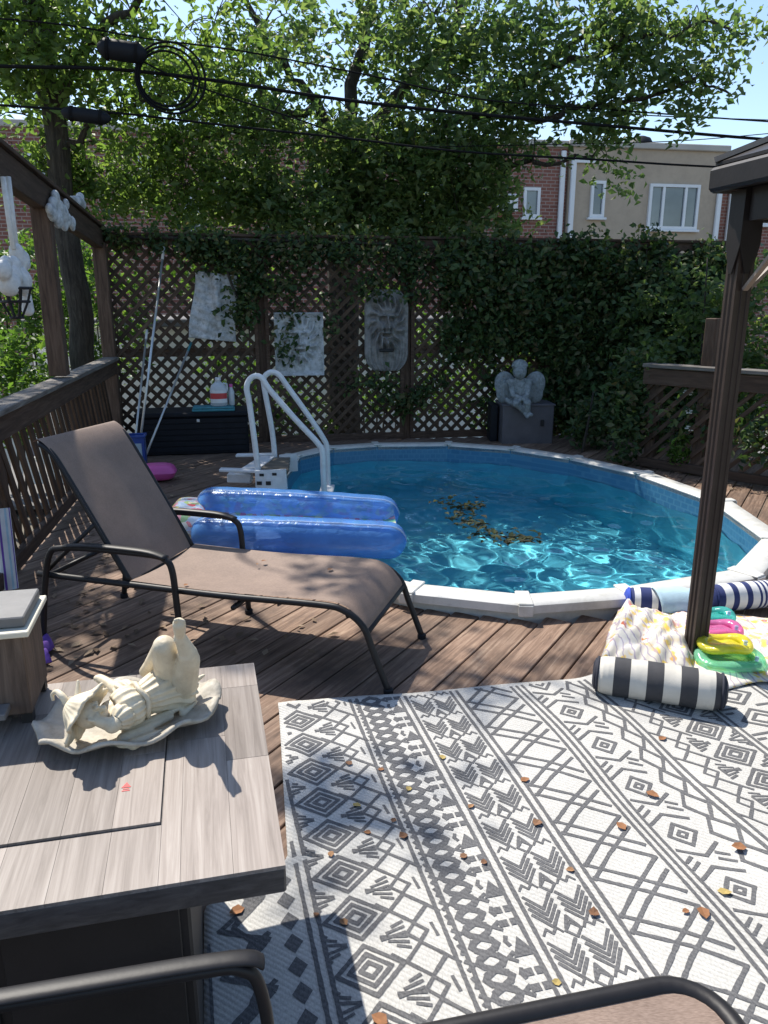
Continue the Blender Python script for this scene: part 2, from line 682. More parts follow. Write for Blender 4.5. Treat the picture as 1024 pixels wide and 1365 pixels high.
# brick
m, nt, b, out = nodemat('brick')
tc = N(nt, 'TexCoord')
bt = N(nt, 'TexBrick')
bt.inputs['Scale'].default_value = 1.0
bt.inputs['Brick Width'].default_value = 0.235
bt.inputs['Row Height'].default_value = 0.086
bt.inputs['Mortar Size'].default_value = 0.012
bt.inputs['Mortar Smooth'].default_value = 0.2
bt.inputs['Color1'].default_value = (0.27, 0.105, 0.075, 1)
bt.inputs['Color2'].default_value = (0.17, 0.06, 0.048, 1)
bt.inputs['Mortar'].default_value = (0.36, 0.32, 0.28, 1)
sx = N(nt, 'SeparateXYZ')
cx = N(nt, 'CombineXYZ')
nt.links.new(tc.outputs['Object'], sx.inputs[0])
nt.links.new(sx.outputs[0], cx.inputs[0])
nt.links.new(sx.outputs[2], cx.inputs[1])
nt.links.new(cx.outputs[0], bt.inputs['Vector'])
f = noise(nt, tc.outputs['Object'], 1.3, 5, 0.6)
c = mixc(nt, 0.35, bt.outputs['Color'], ramp(nt, f, [(0.3, (0.13, 0.05, 0.04)), (0.7, (0.33, 0.15, 0.11))]))
nt.links.new(c, b.inputs['Base Color'])
b.inputs['Roughness'].default_value = 0.9
bump(nt, b, bt.outputs['Fac'], -0.5, 0.01)

# window glass of the far houses
m, nt, b, out = nodemat('far_glass')
geo = N(nt, 'NewGeometry')
c = ramp(nt, noise(nt, geo.outputs['Position'], 0.9, 3), [(0.35, (0.07, 0.09, 0.10)), (0.65, (0.16, 0.19, 0.20))])
nt.links.new(c, b.inputs['Base Color'])
b.inputs['Roughness'].default_value = 0.06
b.inputs['Specular IOR Level'].default_value = 0.9

# pool liner: mosaic print, water, clear vinyl
m, nt, b, out = nodemat('liner')
geo = N(nt, 'NewGeometry')
vo = N(nt, 'TexVoronoi')
vo.inputs['Scale'].default_value = 9
nt.links.new(geo.outputs['Position'], vo.inputs['Vector'])
c = ramp(nt, noise(nt, geo.outputs['Position'], 2.5, 4), [(0.35, (0.09, 0.52, 0.68)), (0.65, (0.14, 0.62, 0.76))])
c = mixc(nt, 0.18, c, ramp(nt, vo.outputs['Color'], [(0.2, (0.02, 0.2, 0.36)), (0.8, (0.14, 0.55, 0.68))]))
nt.links.new(c, b.inputs['Base Color'])
b.inputs['Roughness'].default_value = 0.45
m, nt, b, out = nodemat('liner_band')
geo = N(nt, 'NewGeometry')
ck = N(nt, 'TexBrick')
ck.inputs['Scale'].default_value = 1.0
ck.inputs['Brick Width'].default_value = 0.06
ck.inputs['Row Height'].default_value = 0.05
ck.inputs['Mortar Size'].default_value = 0.006
ck.inputs['Color1'].default_value = (0.035, 0.15, 0.27, 1)
ck.inputs['Color2'].default_value = (0.05, 0.18, 0.31, 1)
ck.inputs['Mortar'].default_value = (0.07, 0.21, 0.33, 1)
sx = N(nt, 'SeparateXYZ')
cx = N(nt, 'CombineXYZ')
ad = N(nt, 'Math', operation='ADD')
nt.links.new(geo.outputs['Position'], sx.inputs[0])
nt.links.new(sx.outputs[0], ad.inputs[0])
nt.links.new(sx.outputs[1], ad.inputs[1])
nt.links.new(ad.outputs[0], cx.inputs[0])
nt.links.new(sx.outputs[2], cx.inputs[1])
nt.links.new(cx.outputs[0], ck.inputs['Vector'])
nt.links.new(ck.outputs['Color'], b.inputs['Base Color'])
b.inputs['Roughness'].default_value = 0.35

m, nt, b, out = nodemat('water')
nt.nodes.remove(b)
g = N(nt, 'BsdfGlass')
g.inputs['IOR'].default_value = 1.33
g.inputs['Roughness'].default_value = 0.0
g.inputs['Color'].default_value = (0.94, 0.995, 1.0, 1)
nt.links.new(g.outputs[0], out.inputs['Surface'])


def vinyl(name, col, alpha, rough=0.12):
    """thin see-through inflatable skin"""
    m, nt, b, out = nodemat(name)
    geo = N(nt, 'NewGeometry')
    c = ramp(nt, noise(nt, geo.outputs['Position'], 7, 4), [(0.3, tuple(x * 0.8 for x in col)), (0.7, tuple(min(1, x * 1.15) for x in col))])
    nt.links.new(c, b.inputs['Base Color'])
    b.inputs['Roughness'].default_value = rough
    b.inputs['Specular IOR Level'].default_value = 0.6
    bump(nt, b, noise(nt, geo.outputs['Position'], 17, 4, 0.6, 0.8), 0.55, 0.012)
    t = N(nt, 'BsdfTransparent')
    t.inputs['Color'].default_value = (*[min(1, 0.35 + 0.65 * x / max(col)) for x in col], 1)
    mx = N(nt, 'MixShader')
    mx.inputs[0].default_value = alpha
    nt.links.new(t.outputs[0], mx.inputs[1])
    nt.links.new(b.outputs[0], mx.inputs[2])
    nt.links.new(mx.outputs[0], out.inputs['Surface'])
    return m


vinyl('vinyl_blue', (0.11, 0.30, 0.66), 0.55, 0.24)
vinyl('vinyl_clear', (0.45, 0.55, 0.68), 0.5)
vinyl('vinyl_green', (0.28, 0.70, 0.45), 0.42)
vinyl('vinyl_yellow', (0.82, 0.74, 0.06), 0.6)
vinyl('vinyl_pink', (0.78, 0.20, 0.46), 0.6)
vinyl('vinyl_teal', (0.08, 0.46, 0.42), 0.55)
vinyl('jug_clear', (0.65, 0.68, 0.70), 0.75)

# printed clear pillow of the float: confetti of colours
m, nt, b, out = nodemat('vinyl_print')
geo = N(nt, 'NewGeometry')
vo = N(nt, 'TexVoronoi')
vo.inputs['Scale'].default_value = 28
nt.links.new(geo.outputs['Position'], vo.inputs['Vector'])
sep = N(nt, 'SeparateColor')
nt.links.new(vo.outputs['Color'], sep.inputs[0])
cr = ramp(nt, sep.outputs[0], [(0.0, (0.3, 0.42, 0.6)), (0.35, (0.42, 0.52, 0.66)), (0.55, (0.62, 0.12, 0.15)), (0.7, (0.15, 0.4, 0.2)), (0.85, (0.7, 0.62, 0.2)), (1.0, (0.6, 0.65, 0.72))])
nt.links.new(cr, b.inputs['Base Color'])
b.inputs['Roughness'].default_value = 0.15
tr = N(nt, 'BsdfTransparent')
mx = N(nt, 'MixShader')
mx.inputs[0].default_value = 0.72
nt.links.new(tr.outputs[0], mx.inputs[1])
nt.links.new(b.outputs[0], mx.inputs[2])
nt.links.new(mx.outputs[0], out.inputs['Surface'])

# floral beach cloth
m, nt, b, out = nodemat('floral_cloth')
geo = N(nt, 'NewGeometry')
vo = N(nt, 'TexVoronoi')
vo.inputs['Scale'].default_value = 24
nz = N(nt, 'TexNoise')
nz.inputs['Scale'].default_value = 16
nt.links.new(geo.outputs['Position'], nz.inputs['Vector'])
av = N(nt, 'VectorMath', operation='MULTIPLY_ADD')
nt.links.new(nz.outputs['Color'], av.inputs[0])
av.inputs[1].default_value = (0.09, 0.09, 0.09)
nt.links.new(geo.outputs['Position'], av.inputs[2])
nt.links.new(av.outputs[0], vo.inputs['Vector'])
sep = N(nt, 'SeparateColor')
nt.links.new(vo.outputs['Color'], sep.inputs[0])
cr = ramp(nt, sep.outputs[0], [(0.0, (0.68, 0.64, 0.55)), (0.38, (0.70, 0.66, 0.58)), (0.45, (0.72, 0.46, 0.07)), (0.72, (0.72, 0.55, 0.16)), (0.78, (0.45, 0.12, 0.06)), (0.9, (0.66, 0.63, 0.60))])
ds = ramp(nt, vo.outputs['Distance'], [(0.35, (1, 1, 1)), (0.6, (0, 0, 0))])
c = mixc(nt, ds, (0.62, 0.58, 0.50), cr)
wl_ = N(nt, 'TexWave')
wl_.inputs['Scale'].default_value = 9
wl_.inputs['Distortion'].default_value = 9
nt.links.new(geo.outputs['Position'], wl_.inputs['Vector'])
c = mixc(nt, ramp(nt, wl_.outputs[0], [(0.86, (0, 0, 0)), (0.95, (0.7,) * 3)]), c, (0.30, 0.24, 0.36))
nt.links.new(c, b.inputs['Base Color'])
b.inputs['Roughness'].default_value = 0.9

# rug base and woven figure
for nm_, lo_, hi_, d0, d1 in (('rug_base', (0.42, 0.41, 0.385), (0.52, 0.51, 0.48), (0.23, 0.225, 0.212), (0.68, 0.67, 0.64)), ('rug_dark', (0.075, 0.075, 0.08), (0.115, 0.115, 0.12), (0.045, 0.045, 0.05), (0.24, 0.24, 0.24))):
    m, nt, b, out = nodemat(nm_)
    geo = N(nt, 'NewGeometry')
    v = mapping(nt, geo.outputs['Position'], (1, 1, 1), (0, 0, R(-14.5)))
    f = noise(nt, v, 3.5, 6, 0.65)
    g2 = noise(nt, mapping(nt, v, (230, 110, 1)), 1.0, 2)
    wv = N(nt, 'TexWave', bands_direction='DIAGONAL')
    wv.inputs['Scale'].default_value = 32
    wv.inputs['Distortion'].default_value = 1.2
    wv.inputs['Detail'].default_value = 2
    wv.inputs['Detail Scale'].default_value = 6
    nt.links.new(v, wv.inputs['Vector'])
    c = ramp(nt, f, [(0.3, lo_), (0.7, hi_)])
    c = mixc(nt, 0.32, c, ramp(nt, g2, [(0.3, d0), (0.62, d1)]))
    c = mixc(nt, ramp(nt, wv.outputs[0], [(0.0, (0.28,) * 3), (0.45, (0, 0, 0))]), c, d0)
    nt.links.new(c, b.inputs['Base Color'])
    b.inputs['Roughness'].default_value = 0.85
    b.inputs['Specular IOR Level'].default_value = 0.3
    bump(nt, b, wv.outputs[0], 0.4, 0.003)

# ------------------------------------------------------------------ setting: ground, deck, pool
TH = R(10.5)
ER = Vector((math.cos(TH), math.sin(TH), 0))
EF = Vector((-math.sin(TH), math.cos(TH), 0))
GZ = -1.35
gd = MB()
gd.box((500, 500, 0.1), Matrix.Translation((0, 150, GZ - 0.05 - 0.3)))
tag(gd.build('ground', 'ground_soil'), 'bare brown soil of the back yards', 'ground', kind='structure')
lane = MB().box((60, 8.0, 0.06), Matrix.Translation((0, 16.5, GZ - 0.17)) @ Matrix.Rotation(TH, 4, 'Z'))
tag(lane.build('alley_pavement', 'concrete'), 'pale concrete alley behind the yard', 'pavement', kind='structure')

POOL = [(-0.80, 4.62), (-0.30, 4.08), (0.12, 3.80), (0.72, 3.63), (1.32, 3.74), (2.10, 4.04), (2.62, 4.72), (2.68, 5.72),
        (2.38, 6.72), (1.92, 7.42), (1.39, 7.92), (0.70, 8.20), (-0.10, 8.16), (-0.62, 7.98), (-0.98, 7.5), (-1.02, 6.4), (-0.96, 5.4)]
RIMZ = 0.10
PIN = offset_poly(POOL, -0.16)
PHOLE = offset_poly(POOL, -0.05)

# deck planks
PA = R(-31.0)
PD = Vector((-math.sin(PA), math.cos(PA), 0))      # along a plank
PX = Vector((math.cos(PA), math.sin(PA), 0))       # across the planks
DECK = [(-1.55, 0.2), (-1.3, -1.6), (5.6, -1.6), (5.2, 5.2), (4.2, 6.6), (3.9, 9.4), (-3.05, 8.55), (-2.16, 3.6)]
deck = thing('deck', 'weathered brown plank deck around the pool', 'deck', (0, 0, 0))
deck['kind'] = 'structure'


def crossings(poly, q):
    """positions along PD where the line at offset q across the planks meets the loop"""
    out = []
    n = len(poly)
    for i in range(n):
        a = Vector((*poly[i], 0))
        b_ = Vector((*poly[(i + 1) % n], 0))
        qa = a.dot(PX) - q
        qb = b_.dot(PX) - q
        if (qa > 0) != (qb > 0):
            k = qa / (qa - qb)
            out.append((a + (b_ - a) * k).dot(PD))
    return sorted(out)


W = 0.138
PITCHW = 0.146
q = -9.0
while q < 9.0:
    c0 = crossings(DECK, q)
    if len(c0) >= 2:
        lo, hi = c0[0], c0[-1]
        segs = [(lo, hi)]
        hs = [crossings(PHOLE, q + d) for d in (-W / 2, 0, W / 2)]
        hs = [h for h in hs if len(h) >= 2]
        if hs:
            h0 = min(h[0] for h in hs)
            h1 = max(h[-1] for h in hs)
            segs = [(lo, h0), (h1, hi)]
        for s0, s1 in segs:
            if s1 - s0 > 0.12:
                a = PX * q + PD * s0
                b_ = PX * q + PD * s1
                z = -0.014 + rnd.uniform(-0.0025, 0.0015)
                a.z = b_.z = z
                pbar('plank', a, b_, W, 0.028, 'deck_wood', deck, ch=0.003)
    q += PITCHW
jb2 = MB()
for side in (0, 1):
    for k in range(4):
        p = EF * (0.2 + k * 0.95) - ER * 1.7
        jb2.bar(p + Vector((0, 0, -0.12)), p + ER * 5.8 + Vector((0, 0, -0.12)), 0.045, 0.17) if side == 0 and k < 4 and (0.2 + k * .95) < 3.2 else None
jb2.build('joist_frame', 'rail_wood', deck)

# pool: wall, floor, liner band, cap pieces
pool = thing('swimming_pool', 'oval above-ground pool with white rim and blue liner set into the deck', 'pool', (0.8, 5.9, GZ))
WZ = -0.075
FLOOR = -1.25
mb = MB()
n = len(PIN)
for i in range(n):
    j = (i + 1) % n
    mb.poly([(*PIN[i], FLOOR), (*PIN[j], FLOOR), (*PIN[j], WZ - 0.03), (*PIN[i], WZ - 0.03)])
mb.poly([(*p, FLOOR) for p in PIN])
ln = mb.build('liner', 'liner', pool)
mb = MB()
for i in range(n):
    j = (i + 1) % n
    mb.poly([(*PIN[i], WZ - 0.03), (*PIN[j], WZ - 0.03), (*PIN[j], RIMZ - 0.02), (*PIN[i], RIMZ - 0.02)])
mb.build('tile_band', 'liner_band', pool)
mb = MB()
PO = offset_poly(POOL, -0.04)
for i in range(n):
    j = (i + 1) % n
    mb.poly([(*PO[i], GZ - 0.3), (*PO[j], GZ - 0.3), (*PO[j], RIMZ - 0.03), (*PO[i], RIMZ - 0.03)])
mb.build('wall', 'white_vinyl', pool)
for i in range(n):
    j = (i + 1) % n
    a, b_ = Vector((*POOL[i], 0)), Vector((*POOL[j], 0))
    c, d = Vector((*PIN[i], 0)), Vector((*PIN[j], 0))
    g = 0.006 / max((b_ - a).length, .1)
    A = a + (b_ - a) * g
    B = b_ - (b_ - a) * g
    C_ = c + (d - c) * g
    D = d - (d - c) * g
    top, lip = RIMZ, RIMZ - 0.055
    nrm = (a - c).normalized() * 0.0
    mb = MB()
    sec = []
    for (o_, i_) in ((A, C_), (B, D)):
        sec.append([Vector((*o_.xy, lip)), Vector((*(o_ * 0.985 + i_ * 0.015).xy, top - 0.012)), Vector((*(o_ * .88 + i_ * .12).xy, top)),
                    Vector((*(o_ * .12 + i_ * .88).xy, top - 0.002)), Vector((*i_.xy, top - 0.014)), Vector((*i_.xy, lip + 0.005))])
    k = len(sec[0])
    vs_ = sec[0] + sec[1]
    fs_ = [(t, t + 1, k + t + 1, k + t) for t in range(k - 1)] + [(k - 1, 0, k, 2 * k - 1)] + [tuple(range(k))[::-1], tuple(range(k, 2 * k))]
    mb.add(vs_, fs_)
    seg = mb.build('rim_cap', 'white_vinyl', pool, smooth=True)
    mb = MB()
    m_ = (a * .5 + c * .5) * 1.0
    dd = (a - c).normalized()
    tt = Vector((-dd.y, dd.x, 0))
    Mx = Matrix.Translation(Vector((*m_.xy, RIMZ + 0.001))) @ Matrix((tt, dd, Vector((0, 0, 1)))).transposed().to_4x4()
    mb.box((0.075, 0.185, 0.012), Mx, 0.004)
    mb.box((0.075, 0.012, 0.06), Mx @ Matrix.Translation((0, 0.094, -0.034)), 0.003)
    mb.build('joint_cover', 'white_vinyl', seg)

# water: real waves, refracting
PW = offset_poly(POOL, -0.10)
xs = [p[0] for p in PW]
ys = [p[1] for p in PW]
st = 0.018
nx = int((max(xs) - min(xs)) / st) + 2
ny = int((max(ys) - min(ys)) / st) + 2
X, Y = np.meshgrid(min(xs) + np.arange(nx) * st, min(ys) + np.arange(ny) * st, indexing='ij')
Zw = np.zeros_like(X)
wr = np.random.default_rng(21)
for k in range(36):
    wl = 0.11 * (3.6 ** wr.uniform(0, 1)) if k < 30 else wr.uniform(0.7, 1.5)
    an = wr.normal(0.4, 1.0)
    amp = 0.0115 * wl ** 1.1 / 3.0
    ph = wr.uniform(0, 6.28)
    kx, ky = math.cos(an) * 6.283 / wl, math.sin(an) * 6.283 / wl
    Zw += amp * np.sin(kx * X + ky * Y + ph + 0.7 * np.sin(1.3 * X + 1.7 * Y + k))
Zw += WZ
cellx = X[:-1, :-1] + st / 2
celly = Y[:-1, :-1] + st / 2
inside = np.array([[in_poly(cellx[i, j], celly[i, j], PW) for j in range(ny - 1)] for i in range(nx - 1)])
idx = np.arange(nx * ny).reshape(nx, ny)
F = np.stack([idx[:-1, :-1], idx[1:, :-1], idx[1:, 1:], idx[:-1, 1:]], -1)[inside]
used, inv = np.unique(F, return_inverse=True)
V = np.stack([X.ravel(), Y.ravel(), Zw.ravel()], -1)[used]
water = npmesh('water', V, inv.reshape(F.shape), 'water', None, True)
tag(water, 'clear rippled blue water filling the pool', 'water', kind='structure')
water.cycles.is_caustics_caster = True
ln.cycles.is_caustics_receiver = True
# leaf debris drifting on the water
pts = []
dr = np.random.default_rng(3)
path = [atz(*p, WZ + 0.012) for p in [(590, 672), (640, 675), (607, 690), (632, 700), (650, 715), (690, 722), (708, 718)]]
for i in range(len(path) - 1):
    for k in range(36):
        t = dr.uniform()
        p = path[i].lerp(path[i + 1], t)
        pts.append((p.x + dr.normal(0, 0.05), p.y + dr.normal(0, 0.09), WZ + 0.016))
for k in range(10):
    p = atz(dr.uniform(590, 640), dr.uniform(660, 680), WZ + 0.016)
    pts.append(tuple(p))
V, F = leaves(np.array(pts), 0.075, 0.55, 0.0, 0.15, face=(0, 0, 3.0))
V[:, 2] = np.clip(V[:, 2], WZ + 0.012, WZ + 0.03)
o = npmesh('floating_leaves', V, F, 'leaf_afloat')
tag(o, 'drift of brown and yellow fallen leaves floating in the pool', 'leaves', kind='stuff')

# ------------------------------------------------------------------ houses across the alley
FA = math.atan(0.19)
FR = Vector((math.cos(FA), math.sin(FA), 0))
FN = Vector((math.sin(FA), -math.cos(FA), 0))          # towards the yard
F0 = Vector((0, 20.95, 0))


def fac(px, py, back=0.0):
    p = atplane(px, py, F0 - FN * back, FN)
    return (p - F0).dot(FR), p.z


FM = Matrix.Translation(F0) @ Matrix((FR, -FN, Vector((0, 0, 1)))).transposed().to_4x4()   # x along facade, y into the house


def house(name, label, x0, x1, z1, wall, depth=9.0, back=0.0):
    base = FM @ Vector(((x0 + x1) / 2, back, GZ - 0.3))
    t = thing(name, label, 'house', base, 'row houses across the alley')
    mw = FM @ Matrix.Translation((0, back, 0))
    mb = MB().box((x1 - x0, depth, z1 - GZ + 0.3), Matrix.Translation(((x0 + x1) / 2, depth / 2, (z1 + GZ - 0.3) / 2)))
    w = mb.build('wall', wall, t, mw=mw)
    mb = MB().box((x1 - x0 + 0.12, 0.42, 0.16), Matrix.Translation(((x0 + x1) / 2, 0.12, z1 + 0.08)), 0.02)
    mb.build('parapet_coping', 'coping_stone', t, mw=mw)
    mb = MB().box((x1 - x0 - 0.1, depth - 0.5, 0.05), Matrix.Translation(((x0 + x1) / 2, depth / 2 + 0.2, z1 + 0.025)))
    mb.build('roof', 'roof_grey', t, mw=mw)
    return t, mw


def window(t, mw, x0, x1, z0, z1, panes=1, sill=True):
    f = 0.075
    mb = MB()
    cx, cz = (x0 + x1) / 2, (z0 + z1) / 2
    mb.box((x1 - x0, 0.09, f), Matrix.Translation((cx, -0.03, z1 - f / 2)))
    mb.box((x1 - x0, 0.09, f), Matrix.Translation((cx, -0.03, z0 + f / 2)))
    mb.box((f, 0.085, z1 - z0 - 2 * f), Matrix.Translation((x0 + f / 2, -0.03, cz)))
    mb.box((f, 0.085, z1 - z0 - 2 * f), Matrix.Translation((x1 - f / 2, -0.03, cz)))
    ws = [0, 1] if panes == 1 else ([0, .28, .72, 1] if panes == 3 else [0, .5, 1])
    for k in ws[1:-1]:
        mb.box((f, 0.08, z1 - z0 - 2 * f), Matrix.Translation((x0 + (x1 - x0) * k, -0.03, cz)))
    w = mb.build('window', 'window_white', t, mw=mw)
    for k in range(len(ws) - 1):
        a = x0 + (x1 - x0) * ws[k] + f * 0.5
        b_ = x0 + (x1 - x0) * ws[k + 1] - f * 0.5
        MB().box((b_ - a, 0.012, z1 - z0 - 1.5 * f), Matrix.Translation(((a + b_) / 2, -0.012, cz))).build('pane', 'far_glass', w, mw=mw)
    if sill:
        MB().box((x1 - x0 + 0.12, 0.14, 0.06), Matrix.Translation((cx, -0.05, z0 - 0.035)), 0.008).build('sill', 'window_white', w, mw=mw)


def pipe(t, mw, x, z0, z1, w=0.13):
    MB().box((w, 0.09, z1 - z0), Matrix.Translation((x, -0.06, (z0 + z1) / 2)), 0.015).build('downpipe', 'window_white', t, mw=mw)


def winpx(t, mw, ax, ay, bx, by, panes=1, back=0.0):
    x0, z1 = fac(ax, ay, back)
    x1, _ = fac(bx, ay, back)
    _, z0 = fac((ax + bx) / 2, by, back)
    window(t, mw, x0, x1, z0, z1, panes)


xa = fac(-260, 200)[0]
xb = fac(758, 200)[0]
xc = fac(966, 210)[0]
zt = fac(860, 200)[1]
t, mw = house('brick_house', 'long red brick row house with flat roof and small white windows behind the trees', xa, xb, fac(300, 180)[1], 'brick')
for q_ in [(184, 208, 212, 247), (288, 236, 306, 272), (243, 262, 266, 312), (698, 250, 720, 290), (560, 240, 600, 290), (30, 205, 62, 250), (-60, 200, -20, 260), (420, 235, 460, 290)]:
    winpx(t, mw, *q_)
pipe(t, mw, xb - 0.15, GZ, zt - 0.1)
mb = MB()
for k in range(3):
    mb.box((0.05, 0.28, 0.16), Matrix.Translation((fac(673, 270)[0] + 0.1 * k - 0.1, -0.2, fac(673, 272)[1])))
mb.box((0.5, 0.34, 0.42), Matrix.Translation((fac(673, 270)[0], -0.17, fac(673, 272)[1])), 0.02)
mb.build('air_conditioner', 'window_white', t, mw=mw)
t, mw = house('stucco_house', 'tan stucco row house with a triple white window and a narrow one', xb + 0.02, xc, zt, 'stucco_tan', back=-0.1)
winpx(t, mw, 788, 241, 807, 290, 1, -0.1)
winpx(t, mw, 866, 245, 933, 306, 3, -0.1)
pipe(t, mw, fac(764, 220, -0.1)[0], GZ, zt - 0.25)
pipe(t, mw, fac(962, 220, -0.1)[0], GZ, zt - 0.25)
zz = fac(512, 1, 0)[1]
MB().box((0.55, 0.09, 0.08), Matrix.Translation((fac(772, 215, -0.1)[0] + 0.15, -0.05, zt - 0.35))).build('gutter', 'window_white', t, mw=mw)
mb = MB().lathe([(0.16, 0), (0.16, 0.16), (0.3, 0.2), (0.33, 0.3), (0.26, 0.42), (0.1, 0.48)], 14, Matrix.Translation((fac(978, 200, -2.0)[0] - 0.9, 1.1, zt + 0.05)))
mb.build('roof_vent', 'black_plastic', t, smooth=True, mw=mw)
t, mw = house('brick_house', 'red brick row house past the tan one, partly behind the gazebo post', xc + 0.02, xc + 8.5, zt - 0.25, 'brick', back=0.25)
winpx(t, mw, 1012, 250, 1050, 300, 2, 0.25)
pipe(t, mw, fac(977, 230, 0.25)[0], GZ, zt - 0.5)

# low white garages / wall seen bright through the lattice
gar = thing('garage', 'low white garage wall glimpsed through the lattice', 'garage', (-2.5, 14.5, GZ - 0.3))
gm = Matrix.Translation((0, 14.6, 0)) @ Matrix.Rotation(TH, 4, 'Z')
MB().box((8.5, 3.0, 2.65), Matrix.Translation((-1.9, 1.5, GZ - 0.2 + 1.32))).build('wall', 'garage_white', gar, mw=gm)
MB().box((8.8, 3.4, 0.14), Matrix.Translation((-1.9, 1.5, GZ - 0.2 + 2.72)), 0.02).build('roof', 'roof_grey', gar, mw=gm)
for k in range(2):
    d_ = MB().box((2.4, 0.06, 2.1), Matrix.Translation((-3.9 + 3.3 * k, -0.03, GZ - 0.2 + 1.1)), 0.01).build('garage_door', 'window_white', gar, mw=gm)
    for r_ in range(4):
        MB().box((2.3, 0.03, 0.44), Matrix.Translation((-3.9 + 3.3 * k, -0.07, GZ - 0.2 + 0.36 + 0.5 * r_)), 0.008).build('door_panel', 'garage_white', d_, mw=gm)

# white picket fence of the neighbouring yard on the left
nf = thing('picket_fence', 'white slatted fence in the neighbouring yard beyond the railing', 'fence', (-7, 13, GZ - 0.3))
for k in range(26):
    p = Vector((-9.5 + 0.17 * k, 11.6 + 0.03 * k, 0))
    piece('picket', (0.1, 0.02, 2.0), Matrix.Translation((p.x, p.y, GZ + 1.0)) @ Matrix.Rotation(TH, 4, 'Z'), 'garage_white', nf)
for z in (GZ + 0.4, GZ + 1.7):
    pbar('rail', (-9.6, 11.64, z), (-5.1, 12.44, z), 0.04, 0.08, 'garage_white', nf)

# ------------------------------------------------------------------ lattice fence
LC = Vector((-2.98, 8.40, 0))                  # left corner
LD = ER.copy()
LL = 7.2
LTOP = 2.22
LBOT = -0.02
fence = thing('lattice_fence', 'tall brown lattice fence behind the pool, ivy grown over it', 'fence', LC)
LN = Vector((LD.y, -LD.x, 0))                  # towards the camera


def LP(a, z, off=0.0):
    return LC + LD * a + LN * off + Vector((0, 0, z))


panels = [(0.06, 1.62), (1.70, 3.26), (3.34, 4.90), (4.98, 7.1)]
for (p0, p1) in panels:
    pm = MB()
    pm.bar(LP(p0, LTOP - 0.05), LP(p1, LTOP - 0.05), 0.05, 0.08)
    pm.bar(LP(p0, LBOT + 0.05), LP(p1, LBOT + 0.05), 0.05, 0.08)
    pm.bar(LP(p0 + .02, LBOT + 0.09), LP(p0 + .02, LTOP - 0.09), 0.05, 0.04, up=LD)
    pm.bar(LP(p1 - .02, LBOT + 0.09), LP(p1 - .02, LTOP - 0.09), 0.05, 0.04, up=LD)
    panel = pm.build('lattice_panel', 'rail_wood', fence)
    zl, zh = LBOT + 0.07, LTOP - 0.07
    hgt = zh - zl
    sp = 0.135
    for dr_ in (1, -1):
        c = -hgt
        while c < (p1 - p0):
            # line a = c + k (k along height)
            a0, a1 = c, c + hgt
            lo, hi = max(a0, 0.02), min(a1, p1 - p0 - 0.02)
            if hi - lo > 0.08:
                if dr_ == 1:
                    A = LP(p0 + lo, zl + lo - c, 0.007)
                    B = LP(p0 + hi, zl + hi - c, 0.007)
                else:
                    A = LP(p0 + lo, zh - (lo - c), -0.007)
                    B = LP(p0 + hi, zh - (hi - c), -0.007)
                pbar('slat', A, B, 0.012, 0.040, 'lattice_wood', panel)
            c += sp
for a in (0.0, 1.66, 3.30, 4.94, 7.16):
    pbar('post', LP(a, GZ - 0.3, -0.06), LP(a, LTOP + 0.02, -0.06), 0.09, 0.09, 'rail_wood', fence, up=LD, ch=0.005)
pbar('top_rail', LP(-0.05, LTOP + 0.012, -0.01), LP(7.2, LTOP + 0.012, -0.01), 0.15, 0.03, 'rail_wood', fence, ch=0.004)
pbar('middle_rail', LP(0, 1.02, -0.045), LP(7.1, 1.02, -0.045), 0.035, 0.09, 'rail_wood', fence)

# ------------------------------------------------------------------ left railing with tall posts and a beam


def RL(y, z, off=0.0):
    x = -2.2 - 0.178 * (y - 4.3)
    return Vector((x + off * 0.985, y + off * 0.175, z))


rail = thing('deck_railing', 'brown wooden railing of leaning slats with a grey weathered cap beside the lounger', 'railing', RL(5.5, 0))
pbar('cap_rail', RL(2.6, 1.0, 0.02), RL(8.26, 0.975, 0.02), 0.16, 0.035, 'cap_wood', rail, ch=0.005)
pbar('fascia_board', RL(2.6, 0.905, 0.045), RL(8.26, 0.885, 0.045), 0.038, 0.14, 'rail_wood', rail, ch=0.004)
pbar('bottom_rail', RL(2.6, 0.09, 0.02), RL(8.26, 0.09, 0.02), 0.05, 0.09, 'rail_wood', rail, ch=0.004)
y = 2.65
while y < 7.9:
    pbar('slat', RL(y, 0.94, -0.01), RL(y + 0.48, 0.06, -0.01), 0.02, 0.045, 'rail_wood', rail, up=(0, 1, 0))
    y += 0.165
for y in (2.8, 4.42):
    pbar('post', RL(y, GZ - .3, -0.055), RL(y, 0.975, -0.055), 0.09, 0.09, 'rail_wood', rail, up=EF, ch=0.005)
per = thing('pergola_frame', 'tall brown posts carrying a heavy beam over the wooden railing', 'pergola', RL(6, 0))
for y, zt_ in ((6.0, 2.24), (8.32, 2.14)):
    pbar('post', RL(y, 1.02 if y < 8 else GZ - .3, 0.0), RL(y, zt_, 0.0), 0.13, 0.13, 'rail_wood', per, up=EF, ch=0.006)
pbar('beam', RL(3.2, 2.47, 0.0), RL(8.40, 2.17, 0.0), 0.09, 0.19, 'rail_wood', per, ch=0.006)
pbar('beam_cap', RL(3.2, 2.585, 0.0), RL(8.40, 2.285, 0.0), 0.14, 0.03, 'rail_wood', per, ch=0.004)

# ------------------------------------------------------------------ right railing
RA = Vector((2.50, 7.40, 0))
RB = Vector((4.75, 5.10, 0))
RD = (RB - RA).normalized()
RN = Vector((-RD.y, RD.x, 0))
rl2 = thing('deck_railing', 'brown wooden railing of diagonal slats behind the pool, plants growing through', 'railing', (RA + RB) / 2)
L2 = (RB - RA).length


def RP(a, z, off=0.0):
    return RA + RD * a - RN * off + Vector((0, 0, z))


